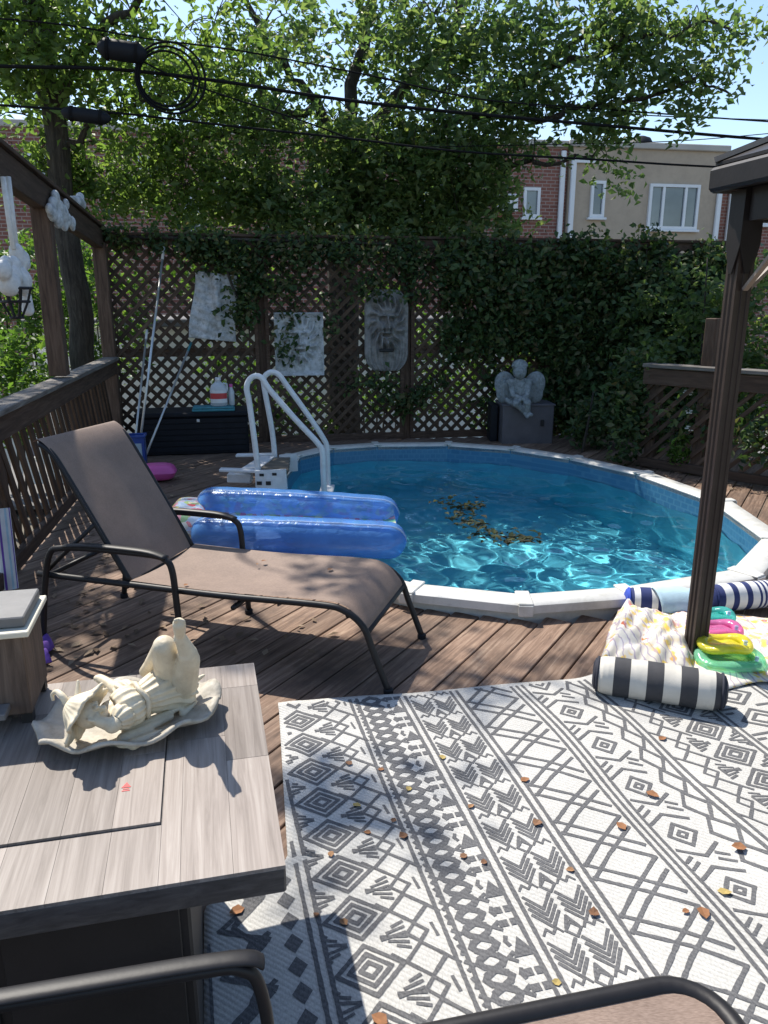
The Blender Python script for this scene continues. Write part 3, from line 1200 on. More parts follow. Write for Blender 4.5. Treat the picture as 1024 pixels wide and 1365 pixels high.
pbar('cap_rail', RP(0, 0.985, 0.02), RP(L2, 0.985, 0.02), 0.16, 0.035, 'cap_wood', rl2, ch=0.005)
pbar('fascia_board', RP(0, 0.885, 0.05), RP(L2, 0.885, 0.05), 0.038, 0.15, 'rail_wood', rl2, ch=0.004)
pbar('bottom_rail', RP(0, 0.06, 0.02), RP(L2, 0.06, 0.02), 0.05, 0.08, 'rail_wood', rl2, ch=0.004)
c = -0.8
while c < L2:
    lo, hi = max(c, 0), min(c + 0.8, L2)
    if hi - lo > 0.06:
        pbar('slat', RP(lo, 0.08 + (lo - c), 0.0), RP(hi, 0.08 + (hi - c), 0.0), 0.018, 0.038, 'rail_wood', rl2)
    c += 0.135
for a in (0.08, 0.55, 1.9, 3.1):
    pbar('post', RP(a, GZ - .3, -0.07), RP(a, 1.42 if a == 0.55 else 0.95, -0.07), 0.10, 0.10, 'rail_wood', rl2, up=RD, ch=0.005)

# ------------------------------------------------------------------ gazebo
GA = R(12)
GR = Vector((math.cos(GA), math.sin(GA), 0))
GF = Vector((-math.sin(GA), math.cos(GA), 0))
G0 = Vector((1.42, 3.215, 0))
gz = thing('gazebo', 'dark brown metal gazebo with fluted posts and a hard roof', 'gazebo', G0)
GW, GD = 3.6, 3.0


def gpost(p):
    mb = MB()
    w = 0.036
    # fluted square section
    sec = []
    for i in range(4):
        a0 = i * math.pi / 2
        fl = [(-1, 1), (-.62, 1), (-.54, .86), (-.2, .86), (-.12, 1), (.12, 1), (.2, .86), (.54, .86), (.62, 1)]
        for (x, y_) in fl:
            x, y_ = x * w, y_ * w
            sec.append((x * math.cos(a0) + y_ * math.sin(a0), -x * math.sin(a0) + y_ * math.cos(a0)))
    Mg = Matrix.Translation(p) @ Matrix.Rotation(GA, 4, 'Z')
    lo = [Mg @ Vector((x, y_, 0.012)) for x, y_ in sec]
    mb.prism(lo, (0, 0, 1.98))
    o = mb.build('post', 'gazebo_brown', gz)
    MB().box((0.16, 0.16, 0.012), Mg @ Matrix.Translation((0, 0, 0.012)), 0.003).build('foot_plate', 'gazebo_brown', o)
    # pointed collar at the head
    cb = MB()
    wc = 0.045
    cb.box((2 * wc, 2 * wc, 0.2), Mg @ Matrix.Translation((0, 0, 1.90)))
    for k in range(4):
        Mk = Mg @ Matrix.Rotation(k * math.pi / 2, 4, 'Z')
        cb.prism([Mk @ Vector((-wc, -wc, 1.8)), Mk @ Vector((wc, -wc, 1.8)), Mk @ Vector((wc * .2, -wc, 1.69)), Mk @ Vector((-wc * .2, -wc, 1.69))], (Mk.to_3x3() @ Vector((0, 0.006, 0))))
    cb.build('collar', 'gazebo_roof', o)
    return o


PG = [G0, G0 + GR * GW, G0 - GF * GD, G0 + GR * GW - GF * GD]
for p in PG:
    gpost(p)
for a, b_ in ((PG[0], PG[1]), (PG[2], PG[3]), (PG[0], PG[2]), (PG[1], PG[3])):
    d = (b_ - a).normalized()
    pbar('beam', a + d * 0.052 + Vector((0, 0, 1.945)), b_ - d * 0.052 + Vector((0, 0, 1.945)), 0.05, 0.12, 'gazebo_roof', gz)
    for s_, p, dd in ((1, a, d), (-1, b_, -d)):
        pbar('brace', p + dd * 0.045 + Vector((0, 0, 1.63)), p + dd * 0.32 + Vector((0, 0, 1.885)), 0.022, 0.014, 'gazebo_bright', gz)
ov = 0.095
E = [G0 + (-GR + GF) * ov, G0 + GR * (GW + ov) + GF * ov, G0 + GR * (GW + ov) - GF * (GD + ov), G0 - GR * ov - GF * (GD + ov)]
for i in range(4):
    a, b_ = E[i], E[(i + 1) % 4]
    pbar('eave_fascia', a + Vector((0, 0, 2.045)), b_ + Vector((0, 0, 2.045)), 0.055, 0.09, 'gazebo_roof', gz, ch=0.012)
Rd0 = (E[0] + E[3]) / 2 + GR * 1.5 + Vector((0, 0, 2.78))
Rd1 = (E[1] + E[2]) / 2 - GR * 1.5 + Vector((0, 0, 2.78))
u = Vector((0, 0, 2.098))
for i, loop in enumerate(([E[0] + u, E[1] + u, Rd1, Rd0], [E[1] + u, E[2] + u, Rd1], [E[2] + u, E[3] + u, Rd0, Rd1], [E[3] + u, E[0] + u, Rd0])):
    MB().prism(loop, (0, 0, 0.012)).build('roof_sheet', 'gazebo_roof', gz)
for a, b_ in ((E[0], Rd0), (E[1], Rd1), (E[2], Rd1), (E[3], Rd0)):
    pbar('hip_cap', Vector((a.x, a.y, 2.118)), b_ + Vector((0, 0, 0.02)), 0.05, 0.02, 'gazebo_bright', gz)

# ------------------------------------------------------------------ trees and plants


def polyl(pts, k=6):
    """smooth a rough polyline (Catmull-Rom)"""
    pts = [Vector(p) for p in pts]
    out = []
    n = len(pts)
    for i in range(n - 1):
        p0, p1, p2, p3 = pts[max(i - 1, 0)], pts[i], pts[i + 1], pts[min(i + 2, n - 1)]
        for j in range(k):
            t = j / k
            out.append(0.5 * ((2 * p1) + (p2 - p0) * t + (2 * p0 - 5 * p1 + 4 * p2 - p3) * t * t + (3 * p1 - p0 - 3 * p2 + p3) * t ** 3))
    out.append(pts[-1])
    return out


def tree(name, label, base, trunk, tr, limbs, blobs, leaf, lsize, per, seed, sig=0.17, group=None, droop=0.35, avoid=None):
    """trunk: points, tr: (r0, r1); limbs: (points, r0, r1); blobs: (centre, radii, twigs)"""
    g = np.random.default_rng(seed)
    t = thing(name, label, 'tree', base, group)
    mb = MB()
    nodes = []
    tp = polyl(trunk, 5)
    rr = [tr[0] + (tr[1] - tr[0]) * i / (len(tp) - 1) for i in range(len(tp))]
    tp = [p + Vector((g.normal(0, .02), g.normal(0, .02), 0)) for p in tp]
    mb.tube(tp, rr, 12)
    tk = mb.build('trunk', 'bark', t, smooth='all')
    nodes += [(p, r) for p, r in zip(tp, rr) if p.z > 1.4]
    for pts, r0, r1 in limbs:
        lp = polyl(pts, 5)
        lp = [p + Vector(g.normal(0, 0.035, 3)) if 0 < i < len(lp) - 1 else p for i, p in enumerate(lp)]
        lr = [r0 + (r1 - r0) * i / (len(lp) - 1) for i in range(len(lp))]
        MB().tube(lp, lr, 8).build('limb', 'bark', tk, smooth='all')
        nodes += [(p, r) for p, r in zip(lp, lr)]
    NP = np.array([tuple(p) for p, _ in nodes])
    NR = np.array([r for _, r in nodes])
    tw = MB()
    C = []
    for c, r, n in blobs:
        for k in range(n):
            while True:
                d = g.normal(size=3)
                d /= np.linalg.norm(d)
                q_ = d * g.uniform(0.25, 1.0) ** 0.5
                p = np.array(c) + q_ * np.array(r)
                if avoid is None or not avoid(p):
                    break
            D = np.linalg.norm(NP - p, axis=1)
            i = int(np.argmin(D))
            s = Vector(NP[i])
            e = Vector(p)
            m_ = s.lerp(e, 0.55) + Vector((g.normal(0, .08), g.normal(0, .08), 0.12 + 0.12 * D[i]))
            pl = polyl([s, m_, e], 3)
            r0 = min(NR[i] * 0.7, 0.008 + 0.006 * D[i])
            tw.tube(pl, [r0 + (0.0025 - r0) * j / (len(pl) - 1) for j in range(len(pl))], 3, cap=False)
            if D[i] > 0.5 and k % 2 == 0:
                for j in range(2, len(pl)):
                    NP = np.vstack([NP, [tuple(pl[j])]])
                    NR = np.append(NR, 0.012)
            # sprays: a few short shoots per twig, leaves strung along each
            for q2 in range(4):
                dv = g.normal(size=3)
                dv[2] = dv[2] * 0.5 - 0.35
                dv += 0.5 * q_
                dv /= np.linalg.norm(dv) + 1e-6
                ln_ = g.uniform(0.18, 0.5)
                npp = per // 4
                tt = g.uniform(0, 1, npp)
                st_ = np.array(pl[-1]) + g.normal(0, 0.06, 3)
                pts = st_ + dv * ln_ * tt[:, None] + g.normal(0, sig * 0.4, (npp, 3))
                pts[:, 2] -= 0.15 * (tt ** 2) * ln_
                C.append(pts)
            a = np.array([tuple(x) for x in pl])
            ii = g.integers(len(a) // 2, len(a), per // 4)
            C.append(a[ii] + g.normal(0, sig, (len(ii), 3)))
    tw.build('twigs', 'bark', tk)['kind'] = 'stuff'
    C = np.concatenate(C)
    V, F = leaves(C, lsize, 0.52, droop)
    npmesh('crown', V, F, leaf, t)
    return t


def yx(px, py, y):
    return tuple(aty(px, py, y))


T1 = (-0.55, 10.6)
lim = [
    ([yx(462, 250, 10.6), yx(500, 205, 10.5), yx(560, 195, 10.2), yx(640, 150, 9.9), yx(730, 90, 9.6), yx(830, 10, 9.4)], 0.09, 0.02),
    ([yx(470, 200, 10.6), yx(540, 120, 10.4), yx(600, 40, 10.2), yx(650, -80, 10.0), yx(690, -240, 9.8)], 0.09, 0.02),
    ([yx(462, 220, 10.6), yx(420, 140, 10.4), yx(360, 60, 10.1), yx(300, -60, 9.8)], 0.08, 0.02),
    ([yx(465, 180, 10.6), yx(480, 60, 10.8), yx(500, -100, 11.0), yx(510, -320, 11.0)], 0.10, 0.02),
    ([yx(560, 195, 10.2), yx(650, 215, 9.8), yx(730, 215, 9.5), yx(800, 200, 9.3)], 0.05, 0.012),
    ([yx(640, 150, 9.9), yx(740, 150, 9.4), yx(840, 130, 9.1), yx(930, 110, 8.9), yx(972, 130, 8.9)], 0.045, 0.008),
    ([yx(730, 90, 9.6), yx(830, 60, 9.2), yx(920, 30, 9.0), yx(1000, 40, 8.9)], 0.04, 0.006),
    ([yx(420, 140, 10.4), yx(330, 170, 10.0), yx(250, 190, 9.8)], 0.05, 0.012),
]
bl = [
    (yx(470, 120, 10.2), (2.0, 1.2, 1.0), 70),
    (yx(330, 200, 10.2), (1.1, 0.8, 0.75), 38),
    (yx(420, 265, 10.3), (1.3, 0.7, 0.45), 46),
    (yx(560, 240, 10.0), (1.0, 0.7, 0.6), 50),
    (yx(620, 120, 9.6), (0.9, 0.8, 0.9), 44),
    (yx(660, 200, 9.6), (0.5, 0.5, 0.5), 16),
    (yx(740, 75, 9.4), (0.8, 0.5, 0.6), 24),
    (yx(840, 110, 9.1), (0.75, 0.35, 0.30), 12),
    (yx(770, 155, 9.2), (0.4, 0.3, 0.2), 8),
    (yx(870, 30, 9.1), (0.6, 0.35, 0.25), 13),
    (yx(970, 42, 8.9), (0.25, 0.2, 0.10), 3),
    (yx(930, 120, 8.9), (0.35, 0.3, 0.18), 6),
    (yx(815, 195, 9.3), (0.2, 0.2, 0.3), 3),
    (yx(500, -60, 11.2), (2.6, 1.0, 1.1), 32),
    (yx(640, -150, 11.2), (1.6, 0.9, 0.9), 22),
    (yx(470, 285, 10.0), (1.5, 0.5, 0.28), 52),
    (yx(620, 285, 9.9), (0.6, 0.5, 0.25), 18),
    (yx(260, 60, 10.0), (1.0, 0.8, 0.8), 14),
]
tree('broadleaf_tree', 'large broadleaf tree rising behind the lattice fence with its crown over the pool', (T1[0], T1[1], GZ - 0.3),
     [(T1[0] + 0.05, T1[1], GZ - 0.35), (T1[0], T1[1], 1.2), yx(462, 250, 10.6), yx(470, 180, 10.6)], (0.24, 0.15), lim, bl, 'leaf_main', 0.1, 60, 4)

lim2 = [
    ([yx(72, 150, 9.2), yx(110, 70, 8.9), yx(170, 10, 8.4), yx(230, -80, 8.0)], 0.08, 0.02),
    ([yx(60, 100, 9.2), yx(40, 20, 8.6), yx(30, -120, 7.9), yx(60, -300, 7.3)], 0.09, 0.02),
    ([yx(58, 60, 9.2), yx(100, -80, 9.0), yx(150, -240, 8.6)], 0.08, 0.02),
    ([yx(80, 200, 9.2), yx(140, 150, 9.2), yx(210, 130, 9.2)], 0.05, 0.012),
    ([yx(30, -120, 7.9), yx(-60, -260, 6.9), yx(-80, -420, 6.3)], 0.05, 0.012),
]
bl2 = [
    (yx(110, 60, 8.8), (1.0, 0.7, 0.55), 26),
    (yx(230, 120, 9.3), (0.9, 0.6, 0.6), 26),
    (yx(20, 40, 8.6), (0.7, 0.6, 0.5), 22),
    (yx(220, 10, 8.6), (1.0, 0.7, 0.6), 10),
    (yx(30, 190, 9.4), (0.6, 0.4, 0.5), 18),
    (yx(190, 235, 9.6), (0.9, 0.4, 0.5), 38),
    (yx(260, 270, 9.8), (0.6, 0.4, 0.35), 18),
    (yx(40, -150, 8.6), (1.2, 0.8, 0.7), 26),
    ((-4.7, 7.3, 5.9), (1.0, 0.9, 0.8), 30),
    ((-3.0, 6.4, 6.2), (0.7, 0.4, 0.3), 3),  # unseen twigs added to dapple the lounger seat
    ((-2.7, 6.9, 7.6), (1.3, 0.7, 0.5), 2),  # sparse twigs above the view, added for soft dapple on the rug
    ((-3.35, 6.0, 7.0), (0.3, 0.25, 0.25), 5),  # added out-of-view clump, casts a rounded shadow on the rug's left side
]
tree('broadleaf_tree', 'slender dark-trunked tree standing beyond the wooden railing', (-3.75, 9.2, GZ - 0.3),
     [yx(122, 640, 9.2)[:2] + (GZ - 0.35,), yx(112, 470, 9.2), yx(88, 300, 9.2), yx(70, 140, 9.2), yx(52, 40, 9.2), yx(40, -60, 9.1)], (0.15, 0.10), lim2, bl2, 'leaf_left', 0.095, 60, 9)


def bush(name, label, cat, blobs, leaf, lsize, per, seed, stems, group=None, face=None, aspect=0.55, droop=0.3, kindleaf='foliage'):
    g = np.random.default_rng(seed)
    base = Vector(stems[0][0])
    t = thing(name, label, cat, base, group)
    C = []
    for c, r, n_ in blobs:
        d = g.normal(size=(n_, 3))
        d /= np.linalg.norm(d, axis=1)[:, None]
        p = np.array(c) + d * (g.uniform(0.2, 1, (n_, 1)) ** 0.5) * np.array(r)
        for q_ in p:
            C.append(q_ + g.normal(0, 0.075, (per, 3)))
    C = np.concatenate(C)
    for a, b_ in stems:
        a, b_ = Vector(a), Vector(b_)
        mid = a.lerp(b_, 0.5) + Vector((g.normal(0, .06), g.normal(0, .04), 0))
        MB().tube(polyl([a, mid, b_], 4), [0.022 - 0.015 * i / 8 for i in range(9)], 5).build('stem', 'bark', t, smooth='all')
    V, F = leaves(C, lsize, aspect, droop, face=face)
    npmesh(kindleaf, V, F, leaf, t)
    return t


# ivy over the lattice: thick to the right, thin veils to the left
def ivb(a, z, ra, rt, rz, n_, off=0.1):
    p = LP(a, z, off)
    return (tuple(p), (ra, rt, rz), n_)


iv = []
gi = np.random.default_rng(77)
for k in range(16):
    a = 3.9 + k * 0.22
    iv.append(ivb(a, (1.9 if a < 5.4 else 1.82) + gi.normal(0, .13), 0.32, gi.uniform(.14, .34), 0.38 + gi.uniform(-.08, .1), int(gi.integers(20, 42))))
    iv.append(ivb(a, 1.35 + gi.normal(0, .1), 0.32, 0.2, 0.42, 30 if k > 1 else 16))
    if k > 5:
        iv.append(ivb(a, 0.75 + gi.normal(0, .1), 0.34, 0.24, 0.4, 30))
        iv.append(ivb(a, 0.28, 0.34, 0.26, 0.3, 24))
iv += [ivb(3.9, 1.0, 0.25, 0.1, 0.4, 8), ivb(4.4, 0.7, 0.3, 0.1, 0.5, 10), ivb(4.9, 0.5, 0.3, 0.1, 0.4, 12), ivb(4.4, 0.3, 0.4, 0.1, 0.2, 6), ivb(3.4, 0.55, 0.4, 0.08, 0.25, 8)]
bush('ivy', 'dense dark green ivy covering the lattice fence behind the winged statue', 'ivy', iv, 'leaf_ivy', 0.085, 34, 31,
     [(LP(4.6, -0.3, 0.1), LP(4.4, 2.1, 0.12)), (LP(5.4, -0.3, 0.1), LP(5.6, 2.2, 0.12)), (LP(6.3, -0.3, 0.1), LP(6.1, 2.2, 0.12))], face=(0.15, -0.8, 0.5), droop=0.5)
iv = []
for a, z, ra, rz, n_ in ((0.75, 2.15, .35, .12, 18), (1.25, 2.05, .3, .2, 26), (1.5, 1.8, .22, .3, 26), (1.42, 1.5, .16, .25, 12), (2.0, 2.1, .4, .16, 26), (2.6, 2.1, .4, .15, 20),
                         (1.95, 1.8, .25, .2, 10), (3.2, 2.05, .3, .2, 22), (3.35, 1.7, .2, .25, 10), (1.93, 1.33, .05, .16, 4), (1.93, 1.05, .04, .16, 4), (2.8, 1.75, .3, .15, 8), (0.2, 2.2, .2, .1, 8), (2.3, 1.35, .4, .3, 4), (2.9, 0.6, .5, .2, 6)):
    iv.append(ivb(a, z, ra, 0.1, rz, n_, 0.07))
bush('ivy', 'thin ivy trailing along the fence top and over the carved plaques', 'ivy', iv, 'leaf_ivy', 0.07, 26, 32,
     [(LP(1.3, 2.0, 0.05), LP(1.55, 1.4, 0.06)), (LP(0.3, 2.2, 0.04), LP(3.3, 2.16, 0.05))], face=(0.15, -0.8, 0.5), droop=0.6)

# shrubs and vines by the right railing and outside the yard
sh = [(tuple(Vector((3.3, 8.8, 1.2))), (.8, .35, .75), 60), ((4.0, 8.3, 1.4), (.7, .4, .75), 60), ((4.7, 7.6, 1.4), (.6, .4, .85), 60), ((3.7, 8.6, .5), (.9, .25, .5), 40), ((4.5, 7.0, .5), (.6, .35, .6), 40), ((5.0, 6.6, 1.2), (.6, .5, .9), 50)]
bush('shrub', 'tall leafy shrub growing up behind the railing and gazebo post', 'shrub', sh, 'leaf_main', 0.085, 32, 33,
     [((3.5, 8.4, GZ), (3.4, 8.5, 2.0)), ((4.2, 7.8, GZ), (4.3, 7.7, 2.0)), ((4.9, 6.9, GZ), (4.8, 6.9, 1.8))], face=(0, -0.7, 0.6))
sh = [(tuple(RP(-0.15, 0.85, -.1)), (.25, .2, .3), 22), (tuple(RP(-0.1, 0.4, -.05)), (.3, .2, .35), 30), (tuple(RP(0.55, 0.5, -.2)), (.3, .12, .35), 14), (tuple(RP(1.4, 0.5, -0.2)), (.6, .2, .35), 22), (tuple(RP(2.6, 0.5, -0.2)), (.7, .2, .35), 22), ((2.25, 8.3, .3), (.22, .22, .3), 22)]
bush('shrub', 'dark low foliage creeping through the diagonal railing slats', 'shrub', sh, 'leaf_ivy', 0.075, 28, 34,
     [((2.1, 8.2, -0.3), (2.2, 8.1, .7)), (tuple(RP(1.5, -0.3, -.2)), tuple(RP(1.4, .7, -.2)))], face=(0, -0.8, 0.4))
# small flowering plant by the pool edge
fp = thing('flowering_plant', 'small potted plant with pale blooms at the pool edge by the railing', 'plant', atz(905, 628, 0))
pb = atz(905, 630, 0)
MB().lathe([(0.045, 0.0), (0.06, 0.09), (0.066, 0.1), (0.05, 0.1)], 14, Matrix.Translation(pb)).build('pot', 'deck_wood', fp, smooth=True)
g = np.random.default_rng(8)
C = np.array([[pb.x, pb.y, 0.2]]) + g.normal(0, 1, (130, 3)) * np.array([0.06, 0.05, 0.07])
V, F = leaves(C, 0.1, 0.28, -0.4)
npmesh('foliage', V, F, 'leaf_bush', fp)
for k in range(3):
    c = pb + Vector((g.normal(0.02, .05), g.normal(0, .04), 0.42 + 0.16 * k))
    mb = MB().tube([pb + Vector((0, 0, .1)), c], 0.004, 5)
    st_ = mb.build('stem', 'leaf_bush', fp)
    mb = MB()
    for q_ in range(6):
        an = q_ * math.pi / 3
        e = c + Vector((math.cos(an) * .045, math.sin(an) * .03, 0.02 + .03 * math.sin(an)))
        mb.ell(c.lerp(e, 0.6), (0.022, 0.012, 0.008), Matrix.Rotation(an, 3, 'Z'), 6, 4)
    mb.build('bloom', 'flower_white', st_)

# bright bushes in the neighbouring yard on the left
NB = [((-4.4, 8.6, 0.6), (.8, .6, .7), 90, 'rounded bright green bush close behind the wooden railing'), ((-5.2, 10.3, 1.3), (1.1, .7, 1.0), 130, 'tall yellow-green bush beyond the railing, below the beam'),
      ((-4.1, 11.3, 1.3), (.9, .6, 1.1), 110, 'sunlit bush between the dark trunk and the fence corner'), ((-6.8, 9.3, 1.9), (1.0, .8, 1.0), 90, 'high leafy bush by the hanging ornament'), ((-4.3, 10.2, 1.9), (.8, .6, .5), 46, 'loose airy bush above the pergola post foot'),
      ((-2.2, 11.2, 1.9), (.9, .5, .5), 46, 'leafy bush seen through the lattice behind the leaning poles'), ((0.2, 11.6, 0.3), (1.2, .5, .5), 50, 'low bush seen through the lattice under the oval mask'),
      ((-1.4, 10.6, 0.0), (1.0, .4, .55), 60, 'dark bush seen through the lattice behind the storage box'), ((1.6, 10.6, 0.6), (1.0, .4, .8), 70, 'bush seen through the lattice behind the winged statue'), ((-0.2, 12.2, 1.5), (.9, .5, .35), 40, 'airy bush rising over the white garage'),
      ((-2.4, 12.4, 0.4), (.7, .4, .4), 36, 'small bush before the white garage, behind the poles'), ((0.7, 12.9, 0.9), (.6, .4, .4), 30, 'small bush before the white garage, behind the mask'),
      ((5.2, 8.6, 0.1), (1.2, .6, 1.0), 110, 'dense bush outside the diagonal railing'), ((6.6, 7.2, 0.2), (1.0, .8, 1.1), 100, 'dense bush outside the railing, past the gazebo post'), ((4.0, 9.6, 0.0), (1.0, .5, 1.0), 90, 'dense bush outside the corner where fence and railing meet')]
for i, (c, r, n_, lb) in enumerate(NB):
    bush('bush', lb, 'bush', [(c, r, n_)], 'leaf_bush', 0.09, 30, 60 + i, [((c[0], c[1], GZ - .3), (c[0], c[1], c[2])), ((c[0] + .1, c[1], GZ - .3), (c[0] + .3, c[1], c[2] + .3)), ((c[0] - .1, c[1], GZ - .3), (c[0] - .3, c[1], c[2] + .2))], 'bushes outside the deck')

# ------------------------------------------------------------------ overhead cables
CABLE = 'overhead cables'


def cable(label, pix, r, y0=8.3, sag=0.0):
    pts = []
    for (px, py) in pix:
        # every cable hangs in an upright plane parallel to the fence
        p = atplane(px, py, Vector((0, y0, 0)), LN)
        pts.append(p)
    o = MB().tube(polyl(pts, 6), r, 7).build('overhead_cable', 'cable_black', None, smooth='all')
    return tag(o, label, 'cable', CABLE)


cable('thick black cable crossing the dark tree trunk and carrying the coil', [(-260, 76), (0, 88), (150, 92), (300, 109), (430, 129), (572, 146), (760, 163), (1024, 186), (1300, 205)], 0.016)
cable('black cable below the coil, passing the lower splice box', [(-260, 118), (0, 140), (150, 150), (300, 167), (460, 184), (617, 202), (800, 213), (947, 222), (1300, 238)], 0.011)
cable('slack thin cable strung through the leaves above the coil', [(-200, 10), (60, 30), (200, 52), (310, 66), (430, 88), (500, 102), (640, 132), (800, 145), (1024, 162), (1250, 175)], 0.008, 8.45)
cable('thin wire running just above the thick cable towards the gazebo', [(700, 140), (850, 153), (1024, 160), (1200, 166)], 0.006, 8.7)
cable('faint wire slanting low over the tan house roof', [(560, 196), (760, 192), (900, 188), (1024, 178), (1200, 160)], 0.005, 8.7)
cable('thin wire dropping from the splice box down through the leaves', [(150, 60), (250, 110), (400, 160), (470, 186)], 0.008, 8.25)
# slack coil and closures on the cables
p = atplane(222, 105, Vector((0, 8.22, 0)), LN)
mb = MB()
for k in range(3):
    rr = 0.24 + 0.035 * k
    loop = [p + LD * (rr * math.cos(a) + 0.02 * k) + Vector((0, 0, rr * 0.95 * math.sin(a))) + LN * (0.015 * k) for a in np.linspace(0, 2 * math.pi, 28, endpoint=False)]
    mb.tube(loop, 0.011, 6, closed=True)
tag(mb.build('cable_coil', 'cable_black', None, smooth='all'), 'slack loops of black cable coiled below the thick cable', 'cable coil')
for (px, py, L_, r_, lb) in ((163, 68, 0.42, 0.085, 'fat black splice closure tied beside the cable coil'), (115, 154, 0.42, 0.06, 'slim black splice box strapped under the lower cable')):
    p = atplane(px, py, Vector((0, 8.2, 0)), LN)
    t = thing('splice_closure', lb, 'splice closure', p)
    a, b_ = p - LD * L_ / 2 + Vector((0, 0, 0.02)), p + LD * L_ / 2 - Vector((0, 0, 0.02))
    ps = [a.lerp(b_, k) for k in (0, .06, .14, .5, .86, .94, 1)]
    MB().tube(ps, [r_ * k for k in (.35, .7, 1, 1.05, 1, .7, .35)], 12).build('shell', 'black_plastic', t, smooth=True)
    for k in (.2, .8):
        MB().tube([a.lerp(b_, k - .03), a.lerp(b_, k + .03)], r_ * 1.14, 12).build('clamp', 'cable_black', t, smooth=True)

# ------------------------------------------------------------------ rug
RT = R(14.5)
RS = Vector((math.cos(RT), math.sin(RT), 0))
RU = Vector((-math.sin(RT), math.cos(RT), 0))


def st_of(px, py):
    p = atz(px, py, 0)
    return p.dot(RS), p.dot(RU)


lb = sorted([st_of(*p)[::-1] for p in [(272, 1365), (272, 1212), (384, 1150), (378, 1050), (372, 947)]])
lb = [(-0.6, lb[0][1] + 0.02)] + lb + [(3.2, lb[-1][1])]


def s_left(t):
    for i in range(len(lb) - 1):
        if lb[i][0] <= t <= lb[i + 1][0]:
            k = (t - lb[i][0]) / max(1e-6, lb[i + 1][0] - lb[i][0])
            return lb[i][1] + k * (lb[i + 1][1] - lb[i][1])
    return lb[-1][1]


def t_top(s):
    return 2.80 - 0.065 * (s - 0.29) + 0.006 * math.sin(7 * s)


def rug_h(s, t):
    h = 0.006
    h += 0.022 * math.exp(-((s - 1.62 - 0.10 * (t - 2)) / 0.07) ** 2) * (0.5 + 0.5 * math.sin(5 * t))
    h += 0.012 * math.exp(-((s - 1.25) / 0.06) ** 2) * max(0, math.sin(4.2 * t + 1))
    h += 0.009 * math.exp(-((s - s_left(t) - 0.05) / 0.04) ** 2) * (0.6 + 0.4 * math.sin(11 * t)) * (1 if t > 1.9 else 0)
    h += 0.0025 * (math.sin(9 * s + 3 * t) + math.sin(6 * t - 4 * s) + 2)
    h += 0.012 * math.exp(-((t_top(s) - t) / 0.05) ** 2) * max(0, math.sin(3.1 * s + 0.6))
    return h


def rugp(s, t, dz=0.0):
    ds = 0.010 * math.sin(2.6 * t + 2.1 * s) + 0.012 * math.exp(-((s - 1.5) / 0.4) ** 2) * math.sin(6.0 * t)
    p = RS * (s + ds * min(1, max(0, s - 0.3))) + RU * t
    return (p.x, p.y, rug_h(s, t) + dz)


rug = thing('patterned_rug', 'white outdoor rug woven with grey geometric bands on the deck', 'rug', RS * 1.2 + RU * 1.6)
S1 = 3.0
T0 = 0.25
ns, ntt = 110, 110
V = []
for i in range(ntt + 1):
    for j in range(ns + 1):
        tt = T0 + (2.80 - T0) * i / ntt
        s0 = s_left(tt)
        s = s0 + (S1 - s0) * j / ns
        t_ = T0 + (t_top(s) - T0) * i / ntt
        V.append(rugp(max(s, s_left(t_)), t_))
nv = len(V)
F = []
for i in range(ntt):
    for j in range(ns):
        a = i * (ns + 1) + j
        F.append((a, a + 1, a + ns + 2, a + ns + 1))
loop = [j for j in range(ns + 1)] + [(i * (ns + 1) + ns) for i in range(1, ntt + 1)] + [ntt * (ns + 1) + j for j in range(ns - 1, -1, -1)] + [i * (ns + 1) for i in range(ntt - 1, 0, -1)]
base = len(V)
for k in loop:
    V.append((V[k][0], V[k][1], 0.0015))
for k in range(len(loop)):
    l = (k + 1) % len(loop)
    F.append((loop[k], base + k, base + l, loop[l]))
mb = MB()
mb.add(V, F)
mb.build('weave', 'rug_base', rug, smooth='all')

PT = MB()
jg = random.Random(4)


def ok(s, t):
    return s_left(t) + 0.012 < s < S1 - 0.02 and T0 + 0.02 < t < t_top(s) - 0.015


def stroke(pts, w=0.015):
    """a woven line: short steps so that it follows the cloth and has ragged edges"""
    for i in range(len(pts) - 1):
        a = Vector((*pts[i], 0))
        b_ = Vector((*pts[i + 1], 0))
        L_ = (b_ - a).length
        if L_ < 1e-5:
            continue
        d = (b_ - a) / L_
        n_ = Vector((-d.y, d.x, 0))
        k = max(1, int(L_ / 0.014))
        e = w * 0.35
        prev = None
        for q_ in range(k + 1):
            u = -e + (L_ + 2 * e) * q_ / k
            c = a + d * u
            ww = w * 0.49 * (1 + jg.uniform(-0.16, 0.16))
            l = c + n_ * ww
            r = c - n_ * ww
            cur = (l, r) if ok(c.x, c.y) else None
            if prev and cur:
                PT.add([rugp(prev[0].x, prev[0].y, .0016), rugp(prev[1].x, prev[1].y, .0016), rugp(cur[1].x, cur[1].y, .0016), rugp(cur[0].x, cur[0].y, .0016)], [(0, 1, 2, 3)])
            prev = cur


def vline(s, w=0.014):
    stroke([(s, T0), (s, 2.85)], w)


def closed(pts, w=0.014):
    stroke(pts + [pts[0]], w)


def fill(pts):
    c = sum((Vector((*p, 0)) for p in pts), Vector()) / len(pts)
    if all(ok(*p) for p in pts):
        PT.add([rugp(*p, .0016) for p in pts], [tuple(range(len(pts)))])


def dia(s, t, rs, rt, w=0.014):
    closed([(s - rs, t), (s, t + rt), (s + rs, t), (s, t - rt)], w)


